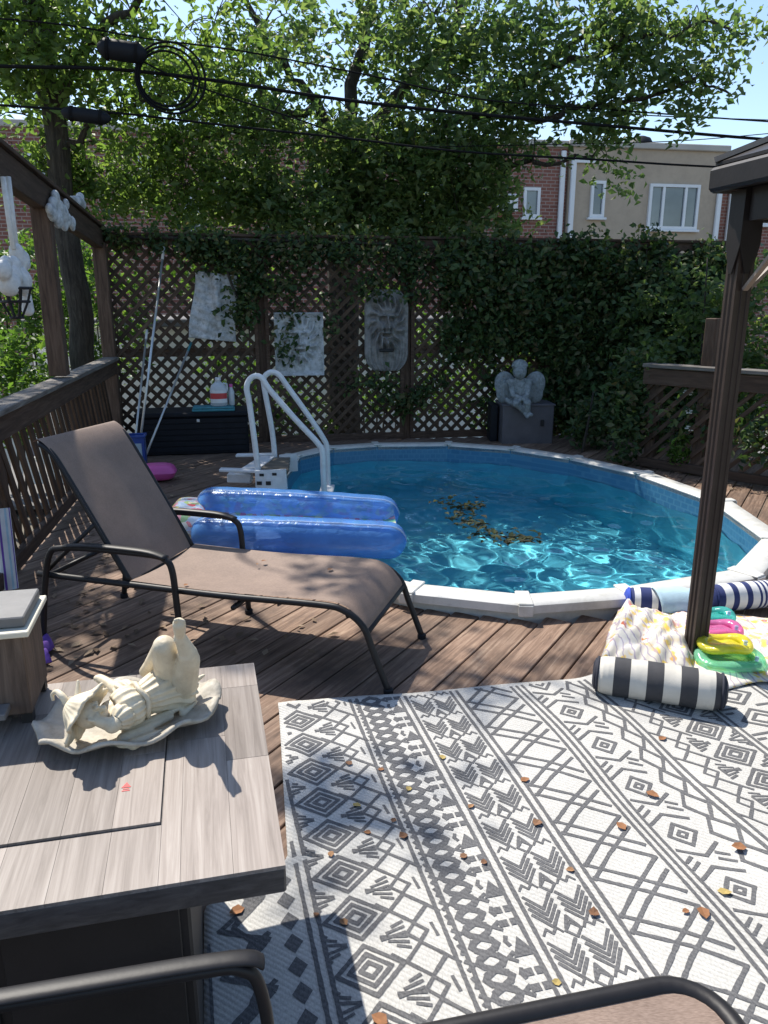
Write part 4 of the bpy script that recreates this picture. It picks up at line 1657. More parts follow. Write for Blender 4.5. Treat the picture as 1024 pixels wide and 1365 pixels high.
Ls = [st_of(*p)[0] for p in [(382, 1068), (467, 932), (530, 925), (600, 918), (684, 910), (775, 907)]]
L1, Lb, Lc_, Ld_, Le, Lf = Ls
Lg = Lf + (Lb - L1) + 0.04
Lh = Lg + 0.30
Li = Lh + 0.22
for s in (L1, Lb, Lc_, Ld_, Lf, Lg, Lh, Li):
    vline(s - 0.014, 0.013)
    vline(s + 0.014, 0.013)
for d in (-0.026, 0, 0.026):
    vline(Le + d, 0.012)
# border band left of the first double line
w0 = L1 - 0.30
vline(w0 - 0.005, 0.022)
vline(w0 + 0.03, 0.008)
t = T0
while t < 2.1:
    fill([(L1 - 0.085, t), (L1 - 0.06, t + 0.032), (L1 - 0.035, t), (L1 - 0.06, t - 0.032)])
    for k in range(3):
        stroke([(L1 - 0.12 - 0.018 * k, t + 0.05), (L1 - 0.24 + 0.018 * k, t - 0.06), (L1 - 0.12 - 0.018 * k, t - 0.05 - 0.07)] if k != 1 else [(L1 - 0.13, t + .02), (L1 - .2, t - .05)], 0.016)
    t += 0.15
t = T0 + 0.075
while t < 2.1:
    fill([(L1 - 0.085, t), (L1 - 0.06, t + 0.032), (L1 - 0.035, t), (L1 - 0.06, t - 0.032)])
    t += 0.15


def band_diamond(s0, s1, flip=False, ph=0.0):
    """concentric diamonds with rays along one side, an open diamond lattice along the other"""
    wd = s1 - s0
    sg = -1 if flip else 1
    m_ = s0 + wd * (0.30 if not flip else 0.70)
    n_ = s0 + wd * (0.78 if not flip else 0.22)
    per = 0.17
    t = T0 + ph
    while t < 2.9:
        for r in (0.022, 0.047, 0.074):
            dia(m_, t, r * 1.15, r, 0.0125)
        for k in range(3):
            for q_ in (1, -1):
                e = 0.030 + 0.018 * k
                stroke([(m_ - sg * 0.10, t + q_ * (e + 0.004)), (m_ - sg * (0.088 - 0.022 * k), t + q_ * (e + 0.016))], 0.009)
                stroke([(m_ + sg * 0.115, t + q_ * (e + 0.012)), (m_ + sg * (0.085 - 0.018 * k), t + q_ * (e + 0.024))], 0.009)
        dia(n_, t, 0.052, 0.052, 0.011)
        dia(n_, t + per / 2, 0.028, 0.030, 0.010)
        stroke([(n_ - 0.052, t), (n_ - 0.082, t + 0.03)], 0.010)
        stroke([(n_ + 0.052, t), (n_ + 0.078, t - 0.028)], 0.010)
        stroke([(n_ + 0.045, t + per / 2 + .02), (n_ + 0.05, t + per / 2 - .02)], 0.009)
        t += per


band_diamond(L1 + 0.02, Lb - 0.02, False, 0.03)
band_diamond(Lf + 0.02, Lg - 0.02, True, 0.10)
# ovals chain with dashes and triangles
wd = Lc_ - Lb
t = T0
while t < 2.9:
    break
c = Lb + wd * 0.34
for ph_ in (0, math.pi):
    stroke([(c + 0.034 * math.sin(2 * math.pi * (T0 + .0125 * i) / .10 + ph_), T0 + .0125 * i) for i in range(215)], 0.019)
for i in range(60):
    tt = T0 + .05 * i
    sg = 1 if i % 2 else -1
    for q_ in (1, -1):
        stroke([(c + q_ * .064, tt + .012), (c + q_ * (.046 if i % 2 else .058), tt + .025), (c + q_ * .064, tt + .038)], .011)
t = T0
while t < 2.9:
    c = Lb + wd * 0.80
    fill([(c - 0.032, t - 0.028), (c + 0.032, t - 0.028), (c, t + 0.034)])
    for k in range(2):
        cc = (c, t + 0.08 + 0.045 * k)
        for x0 in (-0.03, 0.003):
            fill([(cc[0] + x0, cc[1] - 0.011), (cc[0] + x0 + .027, cc[1] - 0.011), (cc[0] + x0 + .027, cc[1] + 0.011), (cc[0] + x0, cc[1] + 0.011)])
    t += 0.20
# chevron bundles
c = (Lc_ + Ld_) / 2
hw = (Ld_ - Lc_) / 2 - 0.03
t = T0
while t < 2.95:
    for sg in (1, -1):
        for k in range(4):
            o_ = 0.021 * k
            stroke([(c + sg * hw, t + 0.03 + o_), (c + sg * hw * 0.55, t - 0.02 + o_), (c + sg * hw * 0.12, t + 0.026 + o_)], 0.0095)
        stroke([(c + sg * hw, t + 0.118), (c + sg * hw * .84, t + 0.135), (c + sg * hw * .68, t + 0.118), (c + sg * hw * .5, t + 0.135), (c + sg * hw * .36, t + .118)], 0.007)
    dia(c, t + 0.118, hw * 0.26, 0.024, 0.008)
    stroke([(c - hw * .2, t - .03), (c, t + .006), (c + hw * .2, t - .03)], 0.009)
    t += 0.157
# large overlapping parallelograms
c = (Ld_ + Le - 0.02) / 2
hw = (Le - Ld_) / 2 - 0.035
t = T0 - 0.2
while t < 3.0:
    for o_ in (0, 0.055):
        stroke([(c - hw, t + o_), (c - hw * .1, t + 0.085 + o_), (c + hw, t + 0.17 + o_)], 0.0125)
        stroke([(c + hw, t + 0.03 + o_), (c + hw * .1, t + 0.12 + o_), (c - hw, t + 0.20 + o_)], 0.0125)
    t += 0.195
# small diamonds, notches and waves
c = Le + (Lf - Le) * 0.36
hw = (Lf - Le) * 0.24
t = T0
while t < 2.95:
    dia(c, t, 0.016, 0.016, 0.011)
    dia(c, t, 0.046, 0.05, 0.013)
    for sg in (1, -1):
        stroke([(c - sg * hw, t + 0.06 * sg), (c - sg * hw * 0.1, t + 0.1 * sg), (c + sg * hw * .9, t + .06 * sg)], 0.012)
        stroke([(c + sg * hw, t + 0.10), (c + sg * hw * 0.5, t + 0.125)], 0.011)
        stroke([(c + sg * hw, t + 0.13), (c + sg * hw * 0.6, t + 0.15)], 0.011)
    t += 0.245
for q_, off in ((0.72, 0), (0.86, 0.05)):
    cc = Le + (Lf - Le) * q_
    stroke([(cc + (0.018 if i % 2 else -0.018), T0 + 0.066 * i + off) for i in range(42)], 0.013)
# outer bands
t = T0
while t < 2.9:
    c = (Lg + Lh) / 2
    dia(c, t, 0.09, 0.07, 0.014)
    dia(c, t, 0.045, 0.035, 0.013)
    for sg in (1, -1):
        stroke([(c + sg * .12, t + .09), (c + sg * .05, t + .09)], .013)
        stroke([(c + sg * .12, t + .06), (c + sg * .09, t + .06)], .013)
    t += 0.18
t = T0
while t < 2.9:
    c = (Lh + Li) / 2
    for k in range(3):
        stroke([(c - 0.07, t + .03 * k), (c, t + 0.05 + .03 * k), (c + 0.07, t + .03 * k)], 0.013)
    t += 0.15
PT.build('woven_pattern', 'rug_dark', rug)

# dry leaves lying on the rug, deck and lounger, one by one
LEAFM = []
for k in range(5):
    g_ = random.Random(k)
    L_, w_ = 0.045 * g_.uniform(.8, 1.2), 0.016 * g_.uniform(.8, 1.3)
    vs_ = [(-L_ / 2, 0, 0.004), (-L_ * .2, w_, 0.012 * g_.uniform(.3, 1.2)), (L_ * .2, w_ * .8, 0.01 * g_.uniform(.3, 1.4)), (L_ / 2, 0, 0.01 * g_.uniform(0, 1)), (L_ * .2, -w_ * .8, 0.012 * g_.uniform(.4, 1.2)), (-L_ * .2, -w_, 0.009), (0, 0, 0.003)]
    me = bpy.data.meshes.new('fallen_leaf')
    me.from_pydata(vs_, [], [(6, 0, 1), (6, 1, 2), (6, 2, 3), (6, 3, 4), (6, 4, 5), (6, 5, 0)])
    col = [(0.25, 0.11, 0.045), (0.16, 0.075, 0.035), (0.36, 0.27, 0.09), (0.2, 0.1, 0.05), (0.28, 0.15, 0.07)][k]
    nm = 'dry_leaf_%d' % k
    plain(nm, col, 0.8, 0.2, 60, bmp=0.2)
    me.materials.append(MATS[nm])
    LEAFM.append(me)


def fallen(px, py, z, label, group):
    p = atz(px, py, z)
    o = bpy.data.objects.new('fallen_leaf', rnd.choice(LEAFM))
    s_ = rnd.uniform(0.4, 0.9)
    link(o, None, Matrix.Translation(p) @ Matrix.Rotation(rnd.uniform(0, 6.28), 4, 'Z') @ Matrix.Diagonal((s_, s_, s_, 1)))
    tag(o, label, 'leaf', group)


for (px, py) in [(465, 1018), (508, 1026), (545, 1052), (476, 1074), (525, 1094), (490, 1110), (441, 1139), (538, 1115), (618, 1142), (645, 1150), (422, 1220), (716, 1098), (628, 1075), (985, 1130), (966, 1190), (883, 985), (828, 1102), (914, 1215), (938, 1218), (792, 1218), (742, 1310), (506, 1360), (316, 1215), (458, 1230), (700, 1040), (870, 1060), (590, 1010), (760, 1160)]:
    s, t_ = st_of(px, py)
    fallen(px, py, rug_h(s, t_) + 0.002, 'small curled dry leaf lying on the patterned rug', 'dry leaves on the rug')
for (px, py) in [(343, 752), (352, 748), (248, 780), (440, 760)]:
    fallen(px, py, 0.372, 'small dry leaf lying on the sling lounger seat', 'dry leaves on the lounger')
# litter on the shaded deck
g = np.random.default_rng(12)
P_ = []
for k in range(260):
    y_ = g.uniform(3.0, 7.6)
    x_ = -2.08 - 0.178 * (y_ - 4.3) + abs(g.normal(0, 0.55)) + 0.05
    if in_poly(x_, y_, offset_poly(POOL, 0.05)) or x_ > 0.1:
        continue
    P_.append((x_, y_, 0.012))
for k in range(26):
    p = atz(g.uniform(100, 420), g.uniform(800, 870), 0.012)
    P_.append(tuple(p))
for k in range(120):
    a = g.uniform(0.3, 3.0)
    p = RP(a, 0.012, 0.1 + abs(g.normal(0, .12)))
    if not in_poly(p.x, p.y, offset_poly(POOL, 0.03)):
        P_.append(tuple(p))
V, F = leaves(np.array(P_), 0.052, 0.5, 0.0, 0.2, face=(0, 0, 4.0), bend=0.06)
V[:, 2] = np.clip(V[:, 2], 0.003, 0.016)
o = npmesh('leaf_litter', V, F, 'leaf_litter')
tag(o, 'scatter of dry leaves on the shaded deck under the railing', 'leaves', kind='stuff')

# ------------------------------------------------------------------ lounger
LA = Vector((-0.957, 0.29, 0)).normalized()
LBv = Vector((0.29, 0.957, 0)).normalized()
LO = Vector((-0.13, 2.945, 0))
lg = thing('sun_lounger', 'reclined brown sling lounger with black metal frame on the deck', 'sun lounger', LO + LA * 0.7 + LBv * 0.28)


def lp(s, b_, z):
    return LO + LA * s + LBv * b_ + Vector((0, 0, z))


LWID = 0.57
for b_, ob in ((0.0, -0.035), (LWID, LWID + 0.035)):
    prof = polyl([Vector((-0.155, 0.012, 0)), Vector((-0.09, 0.18, 0)), Vector((-0.045, 0.29, 0)), Vector((0.04, 0.352, 0)), Vector((0.16, 0.364, 0)), Vector((0.6, 0.352, 0)), Vector((1.08, 0.352, 0)), Vector((1.56, 0.352, 0))], 5)
    MB().tube([lp(p.x, b_, p.y) for p in prof], 0.0145, 10).build('side_rail', 'black_metal', lg, smooth='all')
    prof = polyl([Vector(p) for p in [(0.79, 0.012, 0), (0.805, 0.3, 0), (0.815, 0.455, 0), (0.845, 0.503, 0), (0.92, 0.518, 0), (1.2, 0.518, 0), (1.38, 0.505, 0), (1.45, 0.47, 0), (1.50, 0.3, 0), (1.55, 0.012, 0)]], 5)
    MB().tube([lp(p.x, ob, p.y) for p in prof], 0.0145, 10).build('arm_frame', 'black_metal', lg, smooth='all')
    a0 = polyl([Vector(p) for p in [(0.84, 0.512, 0), (0.92, 0.53, 0), (1.05, 0.534, 0), (1.22, 0.532, 0), (1.36, 0.518, 0)]], 4)
    MB().tube([lp(p.x, ob, p.y) for p in a0], 0.023, 10, flat=0.42).build('armrest', 'black_metal', lg, smooth='all')
    bp = polyl([Vector(p) for p in [(1.07, 0.36, 0), (1.17, 0.53, 0), (1.33, 0.80, 0), (1.41, 0.925, 0), (1.475, 0.97, 0)]], 5)
    MB().tube([lp(p.x, b_ + (0.015 if b_ == 0 else -0.015), p.y) for p in bp], 0.0135, 10).build('back_rail', 'black_metal', lg, smooth='all')
    MB().tube([lp(1.22, b_, 0.62), lp(1.52, b_, 0.36)], 0.010, 8).build('back_prop', 'black_metal', lg, smooth='all')
for s, z in ((0.02, 0.33), (1.08, 0.34), (0.55, 0.30), (1.5, 0.35), (-0.06, 0.26)):
    MB().tube([lp(s, 0, z), lp(s, LWID, z)], 0.012, 8).build('cross_bar', 'black_metal', lg, smooth='all')
mb = MB()
prof = polyl([Vector(p) for p in [(-0.065, 0.235, 0), (-0.045, 0.29, 0), (0.035, 0.358, 0), (0.16, 0.372, 0), (0.6, 0.356, 0), (1.06, 0.358, 0)]], 8)
nb = 8
vs_, fs_ = [], []
for i, p in enumerate(prof):
    for j in range(nb + 1):
        u = j / nb
        vs_.append(lp(p.x, 0.004 + (LWID - 0.008) * u, p.y - 0.018 * math.sin(math.pi * u) * min(1, max(0, p.x) * 4) + 0.012))
for i in range(len(prof) - 1):
    for j in range(nb):
        a = i * (nb + 1) + j
        fs_.append((a, a + 1, a + nb + 2, a + nb + 1))
mb.add(vs_, fs_)
o = mb.build('seat_sling', 'sling', lg, smooth='all')
mb = MB()
prof = polyl([Vector(p) for p in [(1.075, 0.35, 0), (1.17, 0.53, 0), (1.33, 0.80, 0), (1.41, 0.925, 0), (1.475, 0.978, 0), (1.51, 0.965, 0)]], 8)
vs_, fs_ = [], []
for i, p in enumerate(prof):
    k = i / (len(prof) - 1)
    for j in range(nb + 1):
        u = j / nb
        sag = 0.02 * math.sin(math.pi * u) * math.sin(math.pi * min(1, k * 1.1))
        vs_.append(lp(p.x + sag - 0.004, 0.006 + (LWID - 0.012) * u, p.y - 0.3 * sag + 0.012))
for i in range(len(prof) - 1):
    for j in range(nb):
        a = i * (nb + 1) + j
        fs_.append((a, a + 1, a + nb + 2, a + nb + 1))
mb.add(vs_, fs_)
mb.build('back_sling', 'sling', lg, smooth='all')
for (s, b_) in ((-0.155, 0), (-0.155, LWID), (0.79, -0.035), (0.79, LWID + 0.035), (1.55, -0.035), (1.55, LWID + 0.035)):
    MB().lathe([(0.021, 0), (0.021, 0.02), (0.017, 0.024)], 10, Matrix.Translation(lp(s, b_, 0.0))).build('foot_cap', 'black_plastic', lg, smooth=True)

# ottoman at the lower edge
ot = thing('ottoman', 'brown sling footrest with dark rounded frame standing on the patterned rug', 'footrest', (0.35, 0.85, 0))
zo = 0.38
a, b_ = atz(590, 1376, zo), atz(895, 1313, zo)
ux = (b_ - a).normalized()
uy = Vector((-ux.y, ux.x, 0))
crn = b_ + ux * 0.0
wid, dep = 0.70, 0.52
oo = b_ - ux * wid + ux * 0.06
fr = []
for (cx, cy, a0) in ((wid - .09, -.09, 0), (.09, -.09, 90), (.09, -dep + .09, 180), (wid - .09, -dep + .09, 270)):
    for q_ in range(7):
        an = R(a0 + 15 * q_)
        fr.append((cx + 0.09 * math.cos(an), cy + 0.09 * math.sin(an)))
ctr = Vector((wid / 2, -dep / 2, 0))
fr = sorted(fr, key=lambda p: math.atan2(p[1] - ctr.y, p[0] - ctr.x))


def op(x, y_, z):
    return oo + ux * x + uy * y_ + Vector((0, 0, z - zo))


MB().tube([op(x, y_, zo) for x, y_ in fr], 0.0185, 10, closed=True).build('frame', 'black_metal', ot, smooth='all')
mb = MB()
nr = 6
vs_ = [op(ctr.x, ctr.y, zo - 0.012)]
for k in range(1, nr + 1):
    u = k / nr
    for (x, y_) in fr:
        vs_.append(op(ctr.x + (x - ctr.x) * u * 0.992, ctr.y + (y_ - ctr.y) * u * 0.992, zo - 0.012 * (1 - u * u) + 0.006))
m_ = len(fr)
fs_ = [(0, 1 + k, 1 + (k + 1) % m_) for k in range(m_)]
for k in range(nr - 1):
    for q_ in range(m_):
        l = (q_ + 1) % m_
        fs_.append((1 + k * m_ + q_, 1 + (k + 1) * m_ + q_, 1 + (k + 1) * m_ + l, 1 + k * m_ + l))
mb.add(vs_, fs_)
mb.build('sling', 'sling', ot, smooth='all')
for x in (0.07, wid - 0.07):
    for y_ in (-0.07, -dep + 0.07):
        sx_ = 0.03 if x > .3 else -0.03
        MB().tube([op(x, y_, zo - .01), op(x + sx_, y_ - 0.0, 0.016)], 0.014, 8).build('leg', 'black_metal', ot, smooth='all')

# dark armchair whose arm shows at the lower edge
zc = 0.60
a, b_ = atz(-40, 1341, zc), atz(350, 1272, zc)
cx_ = (b_ - a).normalized()
cy_ = Vector((-cx_.y, cx_.x, 0))
ac = thing('armchair', 'black metal armchair with flat arms drawn up to the wood-look table', 'chair', Vector((b_.x - .28, b_.y - .28, 0)))


def cp(x, y_, z):
    return Vector((b_.x, b_.y, 0)) + cx_ * x + cy_ * y_ + Vector((0, 0, z))


for yy in (0.0, -0.56):
    pr = polyl([Vector(p) for p in [(0.05, 0.012, 0), (0.015, 0.3, 0), (-0.004, 0.52, 0), (-0.035, 0.578, 0), (-0.12, 0.588, 0), (-0.45, 0.592, 0), (-0.62, 0.60, 0)]], 5)
    MB().tube([cp(p.x, yy, p.y) for p in pr], 0.0105, 10).build('arm_frame', 'black_metal', ac, smooth='all')
    pr = polyl([Vector(p) for p in [(0.0, 0.585, 0), (-0.05, 0.602, 0), (-0.3, 0.606, 0), (-0.6, 0.606, 0)]], 5)
    MB().tube([cp(p.x, yy, p.y) for p in pr], 0.0165, 12, flat=0.35).build('armrest', 'black_metal', ac, smooth='all')
    pr = polyl([Vector(p) for p in [(-0.70, 0.012, 0), (-0.60, 0.35, 0), (-0.61, 0.6, 0), (-0.70, 0.95, 0)]], 5)
    MB().tube([cp(p.x, yy, p.y) for p in pr], 0.017, 10).build('back_post', 'black_metal', ac, smooth='all')
mb = MB()
vs_, fs_ = [], []
pr = polyl([Vector(p) for p in [(0.0, 0.37, 0), (-0.1, 0.40, 0), (-0.35, 0.37, 0), (-0.57, 0.36, 0), (-0.62, 0.6, 0), (-0.70, 0.95, 0)]], 6)
for p in pr:
    vs_ += [cp(p.x, -0.01, p.y), cp(p.x, -0.28, p.y - 0.015), cp(p.x, -0.55, p.y)]
for i in range(len(pr) - 1):
    for j in range(2):
        q_ = i * 3 + j
        fs_.append((q_, q_ + 1, q_ + 4, q_ + 3))
mb.add(vs_, fs_)
mb.build('sling', 'charcoal_cloth', ac, smooth='all')

# ------------------------------------------------------------------ wood-look fire table
TZ = 0.60
TA = R(13.2)
tx = Vector((math.cos(TA), math.sin(TA), 0))
ty = Vector((-math.sin(TA), math.cos(TA), 0))
TN = Vector((-0.179, 1.177, 0))
TDp = 0.83
TW = 1.42
tb = thing('fire_table', 'large fire table with a greyish wood-look plank top and dark base', 'table', TN - tx * TW / 2 + ty * TDp / 2)


def tp(a, b_, z):
    """a: distance from the right edge, b: distance from the near edge"""
    return TN - tx * a + ty * b_ + Vector((0, 0, z))


lc = atz(216, 1101, TZ)
la = -(lc - TN).dot(tx)
lbn = (lc - TN).dot(ty)
lbf = TDp - lbn
edge = MB()
for a0, b0, a1, b1 in ((0, 0.0125, TW, 0.0125), (0, TDp - .0125, TW, TDp - .0125)):
    edge.bar(tp(a0, b0, TZ - 0.03), tp(a1, b1, TZ - 0.03), 0.025, 0.056, ch=0.004)
for a0 in (0.0125, TW - .0125):
    edge.bar(tp(a0, 0.0255, TZ - 0.03), tp(a0, TDp - .0255, TZ - 0.03), 0.025, 0.056, ch=0.004)
edge.build('edge_band', 'table_edge', tb)
under = MB().box((TW - 0.052, TDp - 0.052, 0.05), barmat(tp(TW - .026, TDp / 2, TZ - 0.033), tp(0.026, TDp / 2, TZ - 0.033)))
under.build('top_core', 'table_base', tb)
lid = MB().box((TW - 2 * la, lbf - lbn, 0.004), barmat(tp(TW - la, TDp / 2, TZ - 0.001), tp(la, TDp / 2, TZ - 0.001))).build('burner_lid', 'table_edge', tb, label='flat lid panel let into the table top')
sw = 0.0935
a = 0.0
prand = random.Random(9)


def plank_run(a0, a1, b0, b1, z, parent, nm='plank'):
    cuts = [b0]
    while True:
        nxt = cuts[-1] + prand.uniform(0.24, 0.5)
        if nxt > b1 - 0.12:
            break
        cuts.append(nxt)
    cuts.append(b1)
    for i in range(len(cuts) - 1):
        pbar(nm, tp((a0 + a1) / 2, cuts[i] + .0005, z), tp((a0 + a1) / 2, cuts[i + 1] - .0005, z), a1 - a0 - 0.0004, 0.008, 'table_plank', parent, ch=0.0003)


edges = [0.0]
while edges[-1] < TW - 0.02:
    nx_ = edges[-1] + sw
    if edges[-1] < la < nx_ + 0.02:
        nx_ = la
    elif edges[-1] < TW - la < nx_ + 0.02 and edges[-1] < TW - la - 1e-6:
        nx_ = TW - la
    edges.append(min(nx_, TW))
for i in range(len(edges) - 1):
    a0, a1 = edges[i], edges[i + 1]
    if a0 >= la - 1e-6 and a1 <= TW - la + 1e-6:
        plank_run(a0, a1, 0.0, lbn, TZ - 0.0015, tb)
        plank_run(a0, a1, lbf, TDp, TZ - 0.0015, tb)
        g0 = 0.003 if abs(a0 - la) < 1e-6 else 0
        g1 = 0.003 if abs(a1 - TW + la) < 1e-6 else 0
        plank_run(a0 + g0, a1 - g1, lbn + 0.004, lbf - 0.004, TZ + 0.003, lid, 'lid_plank')
    else:
        plank_run(a0, a1, 0.0, TDp, TZ - 0.0015, tb)
bs = MB().box((TW - 0.36, TDp - 0.2, TZ - 0.075), barmat(tp(TW - .18, TDp / 2, (TZ - .06) / 2 + .01), tp(.18, TDp / 2, (TZ - .06) / 2 + .01)), 0.006)
bs = bs.build('base', 'table_base', tb)
for k in range(3):
    c0 = .2 + k * (TW - .4) / 3
    c1 = c0 + (TW - .4) / 3 - .02
    pbar('base_panel', tp(c1, 0.095, (TZ - .06) / 2 + .01), tp(c0, 0.095, (TZ - .06) / 2 + .01), 0.008, TZ - .14, 'table_base', bs, ch=.002)
# small warning mark printed on the lid
wm = atz(168, 1052, TZ + 0.0075)
mb = MB()
mb.prism([wm + tx * x + ty * y_ for x, y_ in ((-.010, 0.006), (.010, .006), (0, .024))], (0, 0, .0005))
mb.box((0.012, 0.003, .0005), Matrix.Translation(wm + ty * 0.001) @ Matrix.Rotation(TA, 4, 'Z'))
mb.box((0.016, 0.003, .0005), Matrix.Translation(wm - ty * 0.005) @ Matrix.Rotation(TA, 4, 'Z'))
mb.build('warning_mark', 'jug_red', tb)

# box with slab top standing on the table
BX = thing('tabletop_box', 'small weathered wood box with grey slab top and cream trim on the fire table', 'box', atz(30, 975, TZ))
c0 = atz(46, 968, TZ)                       # near right foot
zb1 = 0.852


def bxp(a_, b_, z):
    return c0 - tx * a_ + ty * b_ + Vector((0, 0, z - TZ))


MB().box((0.28, 0.20, 0.205), barmat(bxp(.28, .10, TZ + .137), bxp(0, .10, TZ + .137)), 0.003).build('body', 'cabinet_wood', BX)
pbar('trim', bxp(.30, .10, TZ + .247), bxp(-.018, .10, TZ + .247), 0.236, 0.014, 'cream_trim', BX, ch=.002)
pbar('slab_top', bxp(.29, .105, TZ + .268), bxp(-.006, .105, TZ + .268), 0.19, 0.026, 'slab_grey', BX, ch=.003)
pbar('front_ledge', bxp(.28, -.03, TZ + .062), bxp(.045, -.03, TZ + .062), 0.055, 0.016, 'slab_grey', BX, ch=.002)
for a_ in (0.015, 0.265):
    for b__ in (0.02, 0.18):
        pbar('foot', bxp(a_, b__, TZ + .005), bxp(a_, b__, TZ + .036), 0.026, 0.026, 'table_base', BX, up=tx)

# ------------------------------------------------------------------ reclining figurine on a shell dish
fg_l = atz(46, 985, TZ + .03)
fg_r = atz(292, 925, TZ + .03)
fx = (fg_r - fg_l)
FL = fx.length / 2
fx = fx.normalized()
fy = Vector((-fx.y, fx.x, 0))
fc = Vector((*((fg_l + fg_r) / 2 - fy * 0.006).xy, 0))
dish = thing('figurine_dish', 'cream ceramic figurine reclining on a ruffled shell-shaped dish on the table', 'figurine', Vector((fc.x, fc.y, TZ)))
mb = MB()
nseg, rings_ = 72, [0.0, 0.25, 0.5, 0.7, 0.82, 0.92, 1.0]
vs_ = []
for k, r in enumerate(rings_):
    for q_ in range(nseg):
        an = 2 * math.pi * q_ / nseg
        ruff = math.sin(an * 9 + 0.6 * math.sin(2 * an)) * 0.012 * max(0, r - 0.5) * 2
        rr = r * (1 + 0.045 * math.sin(an * 9 + 1.0) * max(0, r - .4))
        x, y_ = FL * rr * math.cos(an), FL * 0.70 * rr * math.sin(an)
        z = 0.008 + 0.038 * max(0, r - 0.35) ** 1.6 * 2.0 + ruff
        vs_.append(fc + fx * x + fy * y_ + Vector((0, 0, TZ + z + 0.003)))
fs_ = []
for k in range(len(rings_) - 1):
    for q_ in range(nseg):
        l = (q_ + 1) % nseg
        fs_.append((k * nseg + q_, k * nseg + l, (k + 1) * nseg + l, (k + 1) * nseg + q_))
mb.add(vs_, fs_)
o = mb.build('dish', 'resin_grey', dish, smooth='all')
sm = o.modifiers.new('thick', 'SOLIDIFY')
sm.thickness = 0.009
sm.offset = 0.0
MB().lathe([(0.09, 0), (0.1, 0.012), (0.08, 0.016)], 24, Matrix.Translation(Vector((fc.x, fc.y, TZ + .0005)))).build('dish_foot', 'resin_grey', o, smooth=True)


def fz(px, py, z):
    return atz(px, py, TZ + z)


def loft(rings, seg=64):
    """rings: (centre, axis x, axis y, radius function of angle)"""
    mb = MB()
    vs_ = []
    for c_, ax_, ay_, rf in rings:
        for q_ in range(seg):
            an = 2 * math.pi * q_ / seg
            r_ = rf(an)
            vs_.append(c_ + ax_ * (r_ * math.cos(an)) + ay_ * (r_ * math.sin(an)))
    fs_ = []
    for k in range(len(rings) - 1):
        for q_ in range(seg):
            l = (q_ + 1) % seg
            fs_.append((k * seg + q_, k * seg + l, (k + 1) * seg + l, (k + 1) * seg + q_))
    mb.add(vs_, fs_)
    return mb


# pleated dress: a tube of cloth from the chest to the thighs
dp = polyl([fz(158, 950, .082), fz(178, 938, .092), fz(200, 927, .095), fz(224, 917, .085), fz(246, 912, .075)], 5)
dr_ = []
for i, p in enumerate(dp):
    k = i / (len(dp) - 1)
    d = (dp[min(i + 1, len(dp) - 1)] - dp[max(i - 1, 0)]).normalized()
    ax_ = d.cross(Vector((0, 0, 1))).normalized()
    ay_ = ax_.cross(d)
    r0 = .040 + .016 * k - .012 * math.exp(-((k - .38) / .1) ** 2) + .004 * math.sin(k * 9)
    if k > .93:
        r0 *= .93
    dr_.append((p, ax_, ay_, lambda an, r0=r0, k=k: r0 * (1 + (.035 + .075 * k) * math.sin(15 * an + 2.4 * k + .8 * math.sin(3 * an)) * (1 if math.sin(15 * an + 2.4 * k) > -.4 else .55))))
dm = loft(dr_, 120)
mbx = dm.build('dress', 'resin_cream', dish, smooth='all')
sm = mbx.modifiers.new('thick', 'SOLIDIFY')
sm.thickness = .006
sash = MB()
i = int(len(dp) * .38)
d = (dp[i + 1] - dp[i - 1]).normalized()
ax_ = d.cross(Vector((0, 0, 1))).normalized()
ay_ = ax_.cross(d)
sash.tube([dp[i] + ax_ * (.041 * math.cos(a_)) + ay_ * (.041 * math.sin(a_)) + d * (.003 * math.sin(4 * a_)) for a_ in np.linspace(0, 6.283, 30, endpoint=False)], .006, 8, closed=True)
sash.build('sash', 'resin_cream', mbx, smooth='all')
bd = MB()
bd.cap(fz(150, 952, .08), fz(235, 915, .075), .034, .042)
# far leg: thigh up to the bent knee, shin folded down behind
bd.cap(fz(226, 908, .10), fz(219, 862, .222), .036, .027)
bd.cap(fz(219, 862, .222), fz(203, 884, .135), .026, .019)
bd.cap(fz(203, 884, .135), fz(193, 895, .085), .018, .014)
# near leg: thigh to knee, shin crossing upward with the foot on top
bd.cap(fz(243, 914, .09), fz(252, 880, .185), .037, .026)
bd.cap(fz(252, 880, .185), fz(250, 872, .205), .026, .024)
bd.cap(fz(251, 872, .205), fz(241, 850, .258), .022, .0135)
bd.ell(fz(240, 850, .258), (.015, .014, .014), None, 10, 8)
bd.cap(fz(240, 848, .262), fz(239, 832, .304), .012, .015)
for k in range(5):
    bd.cap(fz(234.5 + 2.6 * k, 832, .304), fz(234 + 2.7 * k, 826 + .7 * abs(k - 1), .321 - .002 * k), .0052, .0042, 8)
# arms
bd.cap(fz(166, 952, .088), fz(150, 967, .084), .021, .018)
bd.cap(fz(150, 967, .084), fz(128, 960, .102), .016, .012)
bd.ell(fz(125, 958, .105), (.013, .010, .009), None, 10, 8)
for k in range(4):
    bd.cap(fz(124, 957 + 1.5 * k, .107), fz(117, 953 + 2.2 * k, .112), .0038, .003, 6)
bd.cap(fz(172, 924, .09), fz(150, 915, .082), .020, .016)
bd.cap(fz(150, 915, .082), fz(134, 905, .088), .015, .012)
bd.ell(fz(132, 904, .09), (.014, .011, .009), None, 10, 8)
